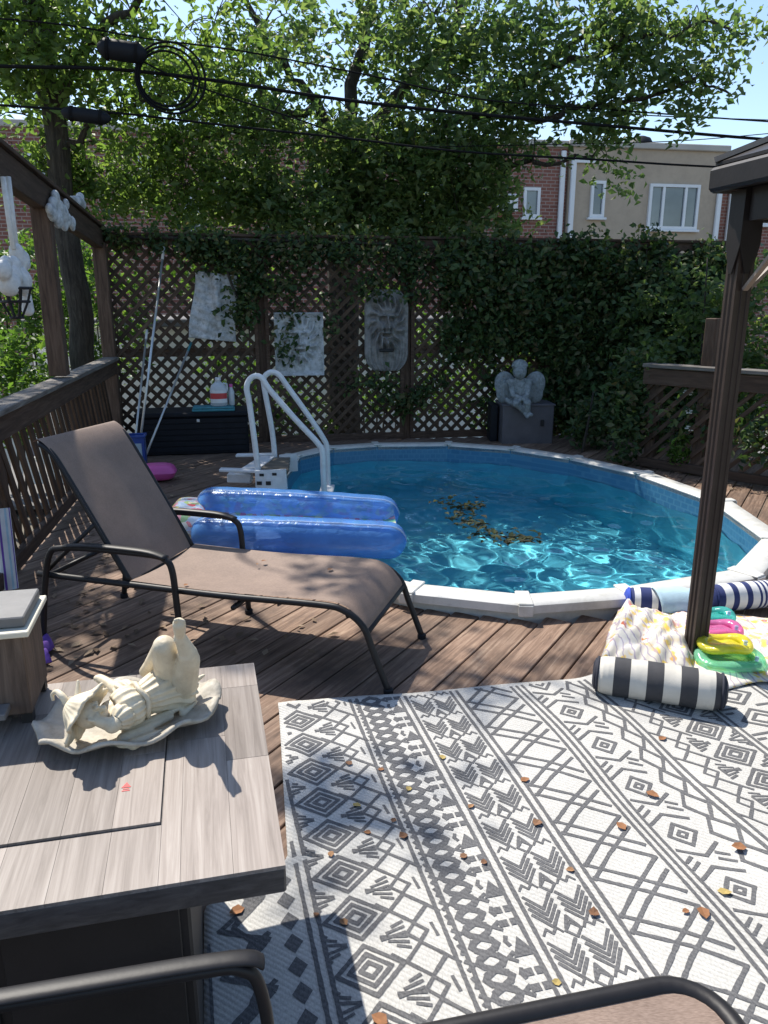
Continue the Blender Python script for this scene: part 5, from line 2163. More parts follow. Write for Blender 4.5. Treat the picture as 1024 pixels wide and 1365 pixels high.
# neck, head, face turned up
bd.cap(fz(146, 953, .088), fz(128, 956, .098), .016, .016)
hc = fz(117, 953, .105)
bd.ell(hc, (.031, .029, .031), None, 18, 12)
up_ = (Vector((0, 0, .62)) + fx * .35 - fy * .55).normalized()
rt2 = fx.cross(up_).normalized()
bd.cap(hc + up_ * .028, hc + up_ * .036 + fx * .004, .005, .0055, 8)
for sg in (1, -1):
    bd.ell(hc + up_ * .026 + rt2 * (.011 * sg) - fx * .009, (.0055, .0055, .004), None, 8, 6)
    bd.ell(hc + up_ * .022 + rt2 * (.014 * sg) + fx * .008, (.009, .009, .008), None, 8, 6)
bd.ell(hc + up_ * .028 + fx * .014, (.008, .006, .004), None, 8, 6)
bd.ell(hc + up_ * .02 + fx * .024, (.009, .009, .008), None, 8, 6)
body = sculpt('figure', bd, 'resin_cream', dish, voxel=0.0024, smooth=1)
# puffed sleeves
for (pa_, pb2, r_) in ((fz(170, 949, .09), fz(154, 963, .087), .030), (fz(176, 925, .09), fz(158, 917, .085), .027)):
    dd = (pb2 - pa_)
    q0 = dd.normalized()
    ax_ = q0.cross(Vector((0, 0, 1))).normalized()
    ay_ = ax_.cross(q0)
    rg = []
    for k in range(9):
        u = k / 8
        rr = r_ * (.55 + .45 * math.sin(math.pi * min(1, .12 + u * .86)))
        rg.append((pa_ + dd * u, ax_, ay_, lambda an, rr=rr, u=u: rr * (1 + .07 * math.sin(11 * an + 2 * u))))
    loft(rg, 66).build('sleeve', 'resin_cream', dish, smooth='all')
# petal bonnet round the head, its tip curled
apx = fz(88, 938, .128)
hx = (hc - apx).normalized()
ax_ = hx.cross(Vector((0, 0, 1))).normalized()
ay_ = ax_.cross(hx)
rg = []
for k in range(10):
    u = k / 9
    rr = .006 + .052 * u ** .62 + (.012 * max(0, u - .75) * 4)
    c_ = apx + (hc - apx) * (u * .92)
    rg.append((c_, ax_, ay_, lambda an, rr=rr, u=u: rr * (1 + .13 * u * u * math.sin(7 * an + .7) + .02 * math.sin(28 * an))))
bn = loft(rg, 112).build('bonnet', 'resin_cream', dish, smooth='all')
sm = bn.modifiers.new('thick', 'SOLIDIFY')
sm.thickness = .006
MB().tube(polyl([apx + hx * .006, fz(83, 928, .145), fz(76, 922, .15), fz(70, 926, .14), fz(71, 934, .128)], 5), [.009 - .0003 * i for i in range(21)], 10).build('curl', 'resin_cream', bn, smooth='all')
for (q0, q1) in (((104, 935, .128), (104, 908, .165)), ((112, 936, .13), (120, 924, .15))):
    MB().cap(fz(*q0), fz(*q1), .010, .003, 10).build('petal', 'resin_cream', bn, smooth='all')
wg = MB()
# folded wings lying on the dish and one tip pointing out
for (p0, p1, r0, r1) in (((165, 985, .03), (228, 955, .035), .016, .008), ((170, 975, .035), (242, 942, .045), .014, .006), ((178, 992, .025), (215, 975, .03), .014, .006), ((225, 930, .05), (272, 900, .085), .02, .004), ((235, 935, .045), (262, 915, .06), .02, .006), ((245, 950, .03), (262, 935, .045), .012, .004)):
    wg.cap(fz(*p0), fz(*p1), r0, r1, 10)
wg.ell(fz(185, 985, .024), (.055, .03, .008), Matrix.Rotation(.5, 3, 'Z'), 14, 8)
sculpt('wing', wg, 'resin_cream', dish, voxel=0.0028, smooth=1)

# ------------------------------------------------------------------ inflatable float beside the lounger
fl = thing('pool_float', 'blue inflatable pool mattress of two fat tubes hanging over the pool rim', 'pool float', atz(380, 745, 0))
FT = [(aty(256, 711, 4.42), aty(542, 722, 4.30), .122), (aty(264, 672, 4.74), aty(532, 687, 4.64), .126)]
for a, b_, r in FT:
    L_ = (b_ - a).length
    ds_ = [0, .004, .016, .036, .062, .095] + [.095 + (L_ - .19) * k / 12 for k in range(1, 12)] + [L_ - q_ for q_ in (.095, .062, .036, .016, .004, 0)]
    pts, rad = [], []
    for i, q_ in enumerate(ds_):
        k = q_ / L_
        p = a.lerp(b_, k)
        p.z += 0.012 * math.sin(k * 3.1)
        pts.append(p)
        e = min(1, min(q_, L_ - q_) / .1)
        rad.append(r * max(.03, (1 - (1 - e) ** 2) ** .5) * (1 + 0.014 * math.sin(i * 2.4)))
    tbx = MB().tube(pts, rad, 24, flat=.9).build('tube', 'vinyl_blue', fl, smooth='all')
    # welded seam along the tube
    d = (b_ - a).normalized()
    MB().tube([p + Vector((0, -r * .55, r * .86)) * (rad[i] / r) for i, p in enumerate(pts)], 0.006, 6).build('seam', 'vinyl_clear', tbx, smooth='all')
if True:
    a0, a1 = FT[0][0], FT[1][0]
    b0, b1 = FT[0][1], FT[1][1]
    # clear film bridging the tubes
    mb = MB()
    vs_, fs_ = [], []
    for i in range(11):
        k = 0.03 + 0.94 * i / 10
        p, q_ = a0.lerp(b0, k), a1.lerp(b1, k)
        for j in range(5):
            u = j / 4
            v = p.lerp(q_, u)
            v.z += 0.075 - 0.11 * math.sin(math.pi * u) * 0.5
            vs_.append(v)
    for i in range(10):
        for j in range(4):
            c = i * 5 + j
            fs_.append((c, c + 1, c + 6, c + 5))
    mb.add(vs_, fs_)
    mb.build('film', 'vinyl_print', fl, smooth='all')
pc = (aty(250, 700, 4.50) + aty(254, 676, 4.75)) / 2
fdir = (FT[0][1] - FT[0][0]).normalized()
fside = (FT[1][0] - FT[0][0])
fside = Vector((fside.x, fside.y, 0)).normalized()
mb = MB()
nu, nvv = 14, 18
for sgn in (1, -1):
    vs_, fs_ = [], []
    for i in range(nu + 1):
        for j in range(nvv + 1):
            u, v = -1 + 2 * i / nu, -1 + 2 * j / nvv
            h_ = .10 * ((1 - u ** 4) * (1 - v ** 6)) ** .55 * (1 + .04 * math.sin(9 * v))
            vs_.append(pc + fdir * (.13 * u) + fside * (.26 * v) + Vector((0, 0, sgn * h_ - .02)))
    for i in range(nu):
        for j in range(nvv):
            c = i * (nvv + 1) + j
            fs_.append((c, c + 1, c + nvv + 2, c + nvv + 1))
    mb.add(vs_, fs_)
mb.build('pillow', 'vinyl_print', fl, smooth='all')
for a, b_, r in FT:
    v_ = a.lerp(b_, .16) + Vector((0, -r * .62, r * .72))
    MB().lathe([(.016, 0), (.016, .006), (.009, .008), (.008, .022), (.011, .024), (.006, .028)], 12, Matrix.Translation(v_) @ Matrix.Rotation(R(38), 4, 'X')).build('valve', 'vinyl_clear', fl, smooth=True)

# ------------------------------------------------------------------ pool ladder
ld = thing('pool_ladder', 'white pool ladder with two looped handrails and a step platform on the rim', 'ladder', atz(345, 645, 0.1))
for pix, yy in (([(347, 648), (341, 600), (333, 540), (329, 516), (336, 503), (348, 503), (360, 520), (395, 560), (424, 591), (430, 604), (431, 630), (433, 668)], 6.12),
                ([(367, 616), (363, 575), (353, 520), (352, 504), (361, 496), (372, 500), (384, 516), (412, 555), (431, 584), (436, 597), (437, 625), (438, 652)], 6.66)):
    ps = [aty(px, py, yy) for px, py in pix]
    MB().tube(polyl(ps, 4), 0.0235, 10).build('handrail', 'white_plastic', ld, smooth='all')
pa, pb_ = aty(432, 655, 6.12), aty(437, 640, 6.66)
for k, z in enumerate((-0.02, -0.28, -0.54)):
    A = Vector((pa.x, pa.y, z))
    B = Vector((pb_.x, pb_.y, z))
    pbar('step', A, B, 0.12, 0.03, 'white_plastic', ld, ch=.006)
Y0 = 6.02
q1 = [aty(px, py, Y0) for px, py in ((340, 628), (381, 626), (383, 652), (341, 655))]
sp_ = MB().prism(q1, (0.0, 0.03, 0)).build('side_panel', 'white_plastic', ld)
for (px, py, w_, h_) in ((349, 633, .035, .02), (366, 632, .035, .02), (346, 644, .04, .028), (358, 644, .04, .03)):
    c_ = aty(px, py, Y0)
    MB().box((w_, .012, h_), Matrix.Translation(c_ + Vector((0, -.003, 0)))).build('hole', 'dark_socket', sp_)
q2 = [aty(px, py, 6.62) for px, py in ((372, 607), (396, 605), (397, 628), (374, 630))]
MB().prism(q2, (0, 0.03, 0)).build('side_panel', 'white_plastic', ld)
zt_ = aty(360, 628, Y0).z
mb = MB()
P1, P2 = aty(350, 627, Y0 + .035), aty(383, 626, Y0 + .035)
for k in range(5):
    y_ = Y0 + .09 + .115 * k
    x_ = -.012 * k
    mb.box((P2.x - P1.x + .05, .10, .022), Matrix.Translation(((P1.x + P2.x) / 2 + x_ - .02, y_, zt_ - .02)), .004)
mb.build('tread', 'tread_grey', ld)
for (ax, ay, bx, by, yy) in ((293, 626, 346, 628, 6.10), (315, 607, 367, 606, 6.68)):
    pbar('outrigger', aty(ax, ay, yy), aty(bx, by, yy), 0.07, 0.025, 'white_plastic', ld, ch=.006)
pbar('foot_block', aty(304, 636, 6.2), aty(336, 637, 6.2), 0.10, 0.075, 'white_plastic', ld, ch=.008)
sl = [aty(328, 620, 6.2), aty(352, 610, 6.55)]
MB().prism([aty(322, 624, 6.15), aty(346, 624, 6.15), aty(366, 608, 6.6), aty(348, 608, 6.6)], (0, 0, -.015)).build('ramp_plate', 'white_plastic', ld)

# ------------------------------------------------------------------ storage bench, jug, towel, bin, poles, pink pillow
bf = [atz(186, 609, 0), atz(326, 606, 0)]
bd_ = ER
bl_ = (bf[1] - bf[0]).length
bo = thing('storage_bench', 'black deck storage box standing against the lattice fence', 'storage box', bf[0].lerp(bf[1], .5))
B0 = bf[0]
zb = aty(250, 549, 7.98).z


def bp_(a_, b__, z):
    return B0 + bd_ * a_ + EF * b__ + Vector((0, 0, z))


bl_ = 1.13
bb = MB().box((bl_, .42, zb - .06), barmat(bp_(0, .22, (zb - .06) / 2 + .002), bp_(bl_, .22, (zb - .06) / 2 + .002)), .012).build('body', 'black_plastic', bo)
for k in range(6):
    pbar('front_slat', bp_(.02, .004, .06 + .06 * k), bp_(bl_ - .02, .004, .06 + .06 * k), .012, .05, 'black_plastic', bb, ch=.003)
pbar('lid', bp_(-.02, .22, zb - .03), bp_(bl_ + .02, .22, zb - .03), .47, .05, 'black_plastic', bo, ch=.012)
MB().box((.03, .012, .03), Matrix.Translation(bp_(.62, -.012, zb - .09)), .003).build('latch', 'cord_white', bo)
tw = MB()
p0, p1 = bp_(.56, .1, zb - .004), bp_(1.0, .1, zb - .004)
tw.box(((p1 - p0).length, .22, .025), barmat(p0 + EF * .02 + Vector((0, 0, .0135)), p1 + EF * .02 + Vector((0, 0, .0135))), .008)
tw.box(((p1 - p0).length * .96, .21, .018), barmat(p0 + EF * .02 + Vector((0, 0, .0365)), p1 + EF * .02 + Vector((0, 0, .0365))), .007)
tag(tw.build('folded_towel', 'teal_cloth'), 'folded teal towel lying on the black storage box', 'towel')
jz = zb + .044
jc = bp_(.84, .12, jz)
jg_ = thing('jug', 'white plastic pool chemical jug with a red label on the teal towel', 'jug', jc)
M_ = Matrix.Translation(jc) @ Matrix.Rotation(TH, 4, 'Z')
mb = MB()
mb.lathe([(.075, 0), (.085, .01), (.085, .17), (.07, .215), (.035, .245), (.026, .25), (.026, .27)], 20, M_ @ Matrix.Diagonal((1.05, .72, 1, 1)))
mb.tube([M_ @ Vector(p) for p in ((.05, 0, .235), (.088, 0, .225), (.092, 0, .17), (.075, 0, .13))], .011, 8)
mb.build('body', 'jug_clear', jg_, smooth=True)
mb = MB()
mb.lathe([(.03, .268), (.03, .292), (.026, .296)], 14, M_)
mb.build('cap', 'jug_white', jg_, smooth=True)
mb = MB()
for (r, z0, z1, m0) in ((.0868, .035, .075, 0), (.0868, .076, .135, 1), (.0868, .136, .165, 0)):
    mb.cur = m0
    for k in range(10):
        a0_, a1_ = R(200 + 14 * k), R(200 + 14 * (k + 1))
        f_ = lambda an, z: M_ @ Vector((1.05 * r * math.cos(an), .72 * r * math.sin(an), z))
        mb.add([f_(a0_, z0), f_(a1_, z0), f_(a1_, z1), f_(a0_, z1)], [(0, 1, 2, 3)])
mb.build('label', ['jug_white', 'jug_red'], jg_, smooth='all')
jc2 = bp_(.97, .16, jz)
mb = MB().lathe([(.03, 0), (.033, .01), (.033, .14), (.02, .17), (.016, .19)], 14, Matrix.Translation(jc2))
b2 = thing('bottle', 'narrow pink-capped bottle beside the chemical jug', 'bottle', jc2)
mb.build('body', 'jug_clear', b2, smooth=True)
MB().lathe([(.019, .188), (.019, .215), (.014, .22)], 12, Matrix.Translation(jc2)).build('cap', 'pink_vinyl', b2, smooth=True)

kc = atz(184, 621, 0)
kb = thing('bin', 'blue rectangular bin holding the pool poles', 'bin', kc)
Mk = Matrix.Translation(kc) @ Matrix.Rotation(TH, 4, 'Z')
mb = MB()
w_, d_, h_ = .085, .07, .30
for sx_, sy_, L_, ax in ((0, -d_, 2 * w_, 0), (0, d_, 2 * w_, 0)):
    mb.box((2 * w_, .008, h_), Mk @ Matrix.Translation((0, sy_, h_ / 2 + .004)))
for sx_ in (-w_ + .004, w_ - .004):
    mb.box((.008, 2 * d_ - .01, h_), Mk @ Matrix.Translation((sx_, 0, h_ / 2 + .004)))
mb.box((2 * w_ - .012, 2 * d_ - .012, .008), Mk @ Matrix.Translation((0, 0, .008)))
mb.build('body', 'bin_blue', kb)
MB().box((2 * w_ - .05, .004, h_ - .09), Mk @ Matrix.Translation((0, -d_ - .0065, h_ / 2 - .02))).build('panel', 'bin_pale', kb)
rimb = MB()
for sy_ in (-1, 1):
    rimb.box((2 * w_ + .03, .018, .022), Mk @ Matrix.Translation((0, sy_ * (d_ + .008), h_ + .002)), .004)
for sx_ in (-1, 1):
    rimb.box((.018, 2 * d_ - .002, .022), Mk @ Matrix.Translation((sx_ * (w_ + .006), 0, h_ + .002)), .004)
rimb.build('rim', 'bin_blue', kb)
for (ox, tpx, off, r, lb, tm) in ((-.05, (196, 440), .03, .011, 'short pale pole leaning in the blue bin, closest to the railing', 'pole_metal'), (-.005, (219, 325), .035, .013, 'longest white pool pole leaning up to the fence top', 'pole_metal'), (.045, (255, 457), .035, .011, 'short pole with teal tip leaning away from the other two', 'pole_metal')):
    top = atplane(*tpx, LC + LN * off, LN)
    bot = Mk @ Vector((ox, 0.03, .022))
    t = thing('pool_pole', lb, 'pole', bot, 'pool poles in the bin')
    MB().tube([bot, bot.lerp(top, .93)], r, 8).build('shaft', 'pole_metal', t, smooth='all')
    MB().tube([bot.lerp(top, .925), top], r * 1.25, 8).build('tip', 'wand_teal' if ox > 0 else 'white_plastic', t, smooth='all')
# pink pillow
pc = atz(206, 645, 0) + Vector((0, .12, .085))
mb = MB()
nu, nvv = 14, 14
vs_, fs_ = [], []
for sgn in (1, -1):
    k0 = len(vs_)
    for i in range(nu + 1):
        for j in range(nvv + 1):
            u, v = -1 + 2 * i / nu, -1 + 2 * j / nvv
            h_ = .075 * ((1 - u ** 4) * (1 - v ** 4)) ** .6
            vs_.append(pc + ER * (.17 * u * (1 - .08 * v * v)) + EF * (.12 * v * (1 - .08 * u * u)) + Vector((0, 0, sgn * h_)))
    for i in range(nu):
        for j in range(nvv):
            c = k0 + i * (nvv + 1) + j
            fs_.append((c, c + 1, c + nvv + 2, c + nvv + 1))
mb.add(vs_, fs_)
tag(mb.build('inflatable_pillow', 'pink_vinyl', None, smooth='all'), 'bright pink inflatable pillow on the deck behind the lounger', 'pillow')
# leaning rolled towel by the railing and crumpled purple cloth
ra = atz(2, 806, 0)
rt_ = thing('rolled_towel', 'rolled purple and white striped towel propped by the railing', 'towel', ra)
a_, b__ = Vector((-2.09, 4.02, .03)), Vector((-2.13, 4.12, .47))
mb = MB()
sg_ = 24
ax_ = (b__ - a_).normalized()
e1 = ax_.cross(Vector((1, 0, 0))).normalized()
e2 = ax_.cross(e1)
for k in range(sg_):
    mb.cur = (0, 1, 1, 2, 1, 1)[k % 6]
    t0_, t1_ = 2 * math.pi * k / sg_, 2 * math.pi * (k + 1) / sg_
    mb.add([p + (e1 * math.cos(t_) + e2 * math.sin(t_)) * (.045 * (1 + .05 * math.sin(5 * t_))) for p, t_ in ((a_, t0_), (a_, t1_), (b__, t1_), (b__, t0_))], [(0, 1, 2, 3)])
mb.cur = 1
mb.add([b__ + (e1 * math.cos(2 * math.pi * k / sg_) + e2 * math.sin(2 * math.pi * k / sg_)) * .044 for k in range(sg_)], [tuple(range(sg_))])
mb.build('roll', ['purple_cloth', 'white_cloth', 'sky_towel'], rt_, smooth=True)
# ------------------------------------------------------------------ pump box and winged statue
pz = aty(700, 540, 8.62).z
px0, px1 = aty(668, 565, 8.62), aty(737, 565, 8.62)
pbx = thing('pump_box', 'plain dark grey box pedestal carrying the winged statue', 'pedestal', (px0.lerp(px1, .5).x, 8.8, 0))
mm = (px0 + px1) / 2
MB().box((px1.x - px0.x, .4, pz + .02), Matrix.Translation((mm.x, 8.82, (pz + .02) / 2 - .02)) @ Matrix.Rotation(R(4), 4, 'Z'), .01).build('body', 'pump_box', pbx)
MB().box((px1.x - px0.x + .02, .42, .02), Matrix.Translation((mm.x, 8.82, pz - .002)) @ Matrix.Rotation(R(4), 4, 'Z'), .004).build('top_plate', 'pump_box', pbx)
MB().box((.035, .03, .07), Matrix.Translation((px1.x - .12, 8.615, pz - .2)), .004).build('socket', 'dark_socket', pbx)
MB().box((.08, .3, .42), Matrix.Translation((px0.x - .06, 8.9, .21)), .006).build('side_unit', 'black_plastic', pbx)
stt = thing('angel_statue', 'weathered grey winged cherub statue sitting with folded arms on the box pedestal', 'statue', (mm.x, 8.75, pz))
PZT = pz + 0.009


def sp(px, py, dy=0.0):
    return aty(px, py, 8.66 + dy)


sb = MB()
sb.ell(sp(693, 495, -.06), (.078, .078, .088), None, 16, 12)                       # head
sb.ell(sp(693, 487, -.03), (.09, .09, .066), None, 16, 10)                       # curls
for k in range(7):
    sb.ell(sp(684 + 3 * k, 481 + abs(k - 3) * 2.2, -.085), (.02, .02, .018), None, 8, 6)
sb.ell(sp(694, 499, -.138), (.012, .014, .014), None, 8, 6)                        # nose
sb.cap(sp(693, 500, -.02), sp(693, 508, -.02), .04, .045)
sb.cap(sp(693, 512, -.0), sp(693, 530, .02), .085, .095)                           # chest, belly
sb.cap(sp(680, 509, -.01), sp(705, 509, -.01), .045, .045)                         # shoulders
sb.cap(sp(681, 510, -.02), sp(684, 527, -.09), .036, .030)                         # arms folded down
sb.cap(sp(684, 527, -.09), sp(698, 532, -.15), .028, .022)
sb.cap(sp(705, 510, -.02), sp(703, 527, -.10), .036, .030)
sb.cap(sp(703, 527, -.10), sp(692, 534, -.15), .028, .022)
sb.cap(sp(686, 537, .0), sp(688, 538, -.16), .055, .045)                           # thighs forward, shins hanging
sb.cap(sp(701, 537, .0), sp(703, 537, -.16), .055, .045)
sb.cap(sp(688, 538, -.16), sp(699, 549, -.13), .04, .028)
sb.cap(sp(703, 537, -.16), sp(704, 552, -.14), .04, .028)
sb.cap(sp(699, 549, -.13), sp(703, 556, -.17), .025, .02)
sb.cap(sp(704, 552, -.14), sp(709, 553, -.18), .025, .02)
sculpt('body', sb, 'stone_statue', stt, voxel=.008, smooth=3)
for sg in (-1, 1):
    wb_ = MB()
    cx = 693 + sg * 19
    wb_.ell(sp(cx, 514, .08), (.125, .04, .165), Matrix.Rotation(R(sg * 16), 3, 'Y'), 18, 12)
    wb_.ell(sp(cx - sg * 1, 522, .075), (.11, .04, .14), Matrix.Rotation(R(-sg * 20), 3, 'Y'), 18, 12)
    for k in range(5):
        wb_.cap(sp(cx + sg * (5 - 3 * k), 506 + 2 * k, .04), sp(cx + sg * (6 - 5 * k), 529 + 2 * k, .05), .016, .012, 8)
    sculpt('wing', wb_, 'stone_statue', stt, voxel=.008, smooth=2)
sk_ = MB()
sk_.ell(sp(690, 536, .0), (.13, .13, .05), None, 16, 8)
sk_.cap(sp(676, 533, -.02), sp(692, 542, -.1), .03, .03)
sculpt('drape', sk_, 'stone_statue', stt, voxel=.008, smooth=2)


# ------------------------------------------------------------------ carved plaques on the lattice
def face_h(u, v):
    """a generic carved mask, u right, v up, both about -1..1"""
    G_ = lambda x, y_, sx_, sy_: np.exp(-((u - x) / sx_) ** 2 - ((v - y_) / sy_) ** 2)
    h = 0.55 * G_(0, .0, .55, .8) + .75 * G_(0, .08, .075, .26) + .5 * G_(0, -.10, .14, .07)
    for sg in (-1, 1):
        h += -.85 * G_(sg * .26, .2, .15, .075) + .45 * G_(sg * .26, .2, .075, .045) + .5 * G_(sg * .27, .35, .2, .045)
        h += .42 * G_(sg * .33, -.1, .12, .14) - .3 * G_(sg * .17, -.22, .03, .12)
        h += .3 * G_(sg * .16, -.27, .14, .035)
    h += -.95 * G_(0, -.37, .2, .045) + .35 * G_(0, -.46, .17, .05) + .45 * G_(0, -.64, .17, .1) + .3 * G_(0, .55, .3, .08)
    ang = np.arctan2(u, v - .05)
    rad = np.sqrt(u ** 2 + (v - .05) ** 2)
    h += .38 * np.sin(ang * 15 + 6 * rad) * np.exp(-((rad - .82) / .2) ** 2)
    return h


def plaque(name, label, pc_, w_, h_, rot, shape, hf, depth, mat, off=.03, extra=None):
    c = atplane(*pc_, LC + LN * off, LN)
    up = Vector((0, 0, 1))
    ca, sa = math.cos(rot), math.sin(rot)
    ax = LD * ca + up * sa
    ay = up * ca - LD * sa
    nx_, ny_ = 96, 130
    U, Vv = np.meshgrid(np.linspace(-1, 1, nx_ + 1), np.linspace(-1, 1, ny_ + 1), indexing='ij')
    su, sv = shape(U, Vv)
    hh = hf(U, Vv) * depth + .03
    b_ = np.zeros_like(hh, bool)
    b_[0, :] = b_[-1, :] = b_[:, 0] = b_[:, -1] = True
    hh[b_] = 0.0
    o_ = np.array(c)
    V = o_ + su[..., None] * (w_ / 2) * np.array(ax) + sv[..., None] * (h_ / 2) * np.array(ay) + hh[..., None] * np.array(LN)
    idx_ = np.arange((nx_ + 1) * (ny_ + 1)).reshape(nx_ + 1, ny_ + 1)
    F = np.stack([idx_[:-1, :-1], idx_[1:, :-1], idx_[1:, 1:], idx_[:-1, 1:]], -1).reshape(-1, 4)
    bw = idx_[:, 0].tolist() + idx_[-1, 1:].tolist() + idx_[-2::-1, -1].tolist() + idx_[0, -2:0:-1].tolist()
    t = thing(name, label, 'plaque', c, 'carved plaques on the lattice')
    o = npmesh('relief', V.reshape(-1, 3), F, mat, t, True)
    mb = MB().poly([V.reshape(-1, 3)[k] for k in bw[::4]])
    mb.build('back', mat, t)
    return t


rect = lambda U, Vv: (U, Vv)
bor = lambda U, Vv: np.clip((np.maximum(np.abs(U), np.abs(Vv)) - .84) * 8, 0, 1) * .35
plaque('stone_plaque', 'tall grey plaque with flowing drapery relief, tilted and half hidden by ivy', (286, 409), .47, .70, R(-6), lambda U, Vv: (U * (1 - .08 * Vv) + .05 * np.sin(3 * Vv), Vv + .04 * U * 0),
       lambda U, Vv: .35 * np.sin(U * 9 + 2 * np.sin(2.2 * Vv)) * np.exp(-(U / .8) ** 2) + .7 * np.exp(-((U - .05 * np.sin(4 * Vv)) / .32) ** 2 - ((Vv - .05) / .75) ** 2) + .3 * np.exp(-((U) / .16) ** 2 - ((Vv - .62) / .12) ** 2) + .1 * np.sin(Vv * 23 + U * 5), .07, 'stone_pale')
plaque('stone_plaque', 'square-cornered pale stone plaque with a face carved in relief', (399, 459), .545, .69, 0, lambda U, Vv: (U, Vv), lambda U, Vv: face_h(U * 1.35, Vv * 1.25 - .12) + bor(U, Vv), .085, 'stone_pale')


def oval(U, Vv):
    w_ = np.where(np.abs(Vv) > .55, np.sqrt(np.clip(1 - ((np.abs(Vv) - .55) / .52) ** 2, 0.02, 1)), 1.0)
    return U * w_, Vv


mk = plaque('stone_plaque', 'dark oval stone mask with grimacing face and open mouth spout', (515, 441), .50, .90, 0, oval, lambda U, Vv: face_h(U * 1.25, Vv * 1.5 - .22) * 1.1 + .22 * np.sin(U * 22) * (Vv < -.05) * np.clip(-Vv * 2, 0, 1) * .5, .11, 'stone_dark', .04)
c = atplane(515, 467, LC + LN * .15, LN)
MB().box((.16, .05, .035), Matrix.Translation(c) @ Matrix.Rotation(TH, 4, 'Z'), .008).build('mouth_spout', 'dark_socket', mk)

# ------------------------------------------------------------------ ornaments on the beam
RNn = Vector((0.985, 0.175, 0))


def rp(px, py, off=.1):
    return atplane(px, py, RL(6, 1) + RNn * off, RNn)


oc = rp(80, 287, .1)
on = thing('beam_ornament', 'grey carved angel ornament fixed to the face of the beam above the post', 'ornament', oc)
ob = MB()
for (px, py, r) in ((74, 263, .055), (71, 273, .06), (78, 278, .075), (70, 285, .06), (84, 285, .075), (77, 292, .07), (90, 293, .06), (96, 296, .05), (66, 279, .045), (88, 272, .045), (86, 300, .05), (97, 303, .035)):
    ob.ell(rp(px, py, .085), (r * .55, r, r), None, 12, 8)
sculpt('figure', ob, 'stone_pale', on, voxel=.012, smooth=2)
oc = RL(7.3, 2.37, 0)
on = thing('dove_ornament', 'pale dove ornament sitting on top of the beam near the fence corner', 'ornament', oc)
zz_ = 2.585 - (7.3 - 3.2) * .3 / 5.2 + .012
ob = MB()
d_ = (RL(8, 0) - RL(6, 0)).normalized()
c_ = RL(7.4, zz_ + .055, 0)
ob.cap(c_ - d_ * .12, c_ + d_ * .08, .05, .06)
ob.cap(c_ + d_ * .08, c_ + d_ * .14 + Vector((0, 0, .07)), .045, .038)
ob.cap(c_ - d_ * .12, c_ - d_ * .28 + Vector((0, 0, .02)), .04, .012)
ob.cap(c_ + d_ * .15 + Vector((0, 0, .07)), c_ + d_ * .19 + Vector((0, 0, .06)), .014, .004)
sculpt('body', ob, 'stone_pale', on, voxel=.01, smooth=2)
hn = thing('hanging_ornament', 'white cord ornament with puffy white bells and a dark wire lantern hanging from the beam', 'ornament', rp(8, 400, .12))
for x0, x1 in ((4, 18), (11, 22)):
    MB().tube([rp(x0, 236, .10), rp((x0 + x1) / 2, 285, .11), rp(x1, 332, .12)], .016, 8).build('cord', 'cord_white', hn, smooth='all')
ob = MB()
for (px, py, r) in ((22, 335, .06), (26, 346, .085), (33, 352, .05), (18, 352, .06), (18, 368, .075), (26, 374, .10), (12, 378, .09), (30, 384, .06), (4, 360, .07), (8, 350, .05)):
    ob.ell(rp(px, py, .12), (r * .7, r * .85, r * .8), None, 12, 8)
sculpt('bell', ob, 'puff_white', hn, voxel=.011, smooth=1)
lt = MB()
c_ = rp(20, 402, .12)
for k in range(8):
    an = k * math.pi / 4
    q_ = Vector((math.cos(an), math.sin(an), 0))
    lt.tube([c_ + q_ * .10 + Vector((0, 0, .075)), c_ + q_ * .075 + Vector((0, 0, 0)), c_ + q_ * .03 + Vector((0, 0, -.09))], .007, 5)
for z, r in ((.075, .105), (0, .078), (-.09, .034)):
    lt.tube([c_ + Vector((math.cos(a_) * r, math.sin(a_) * r, z)) for a_ in np.linspace(0, 6.283, 20, endpoint=False)], .008, 5, closed=True)
lt.build('wire_lantern', 'black_metal', hn)
tb_ = rp(36, 400, .12)
MB().cap(tb_ + Vector((0, 0, .02)), tb_ - Vector((0, .0, .06)), .03, .035).build('tassel', 'puff_white', hn, smooth='all')

# ------------------------------------------------------------------ cushions, cloth and toys by the gazebo post


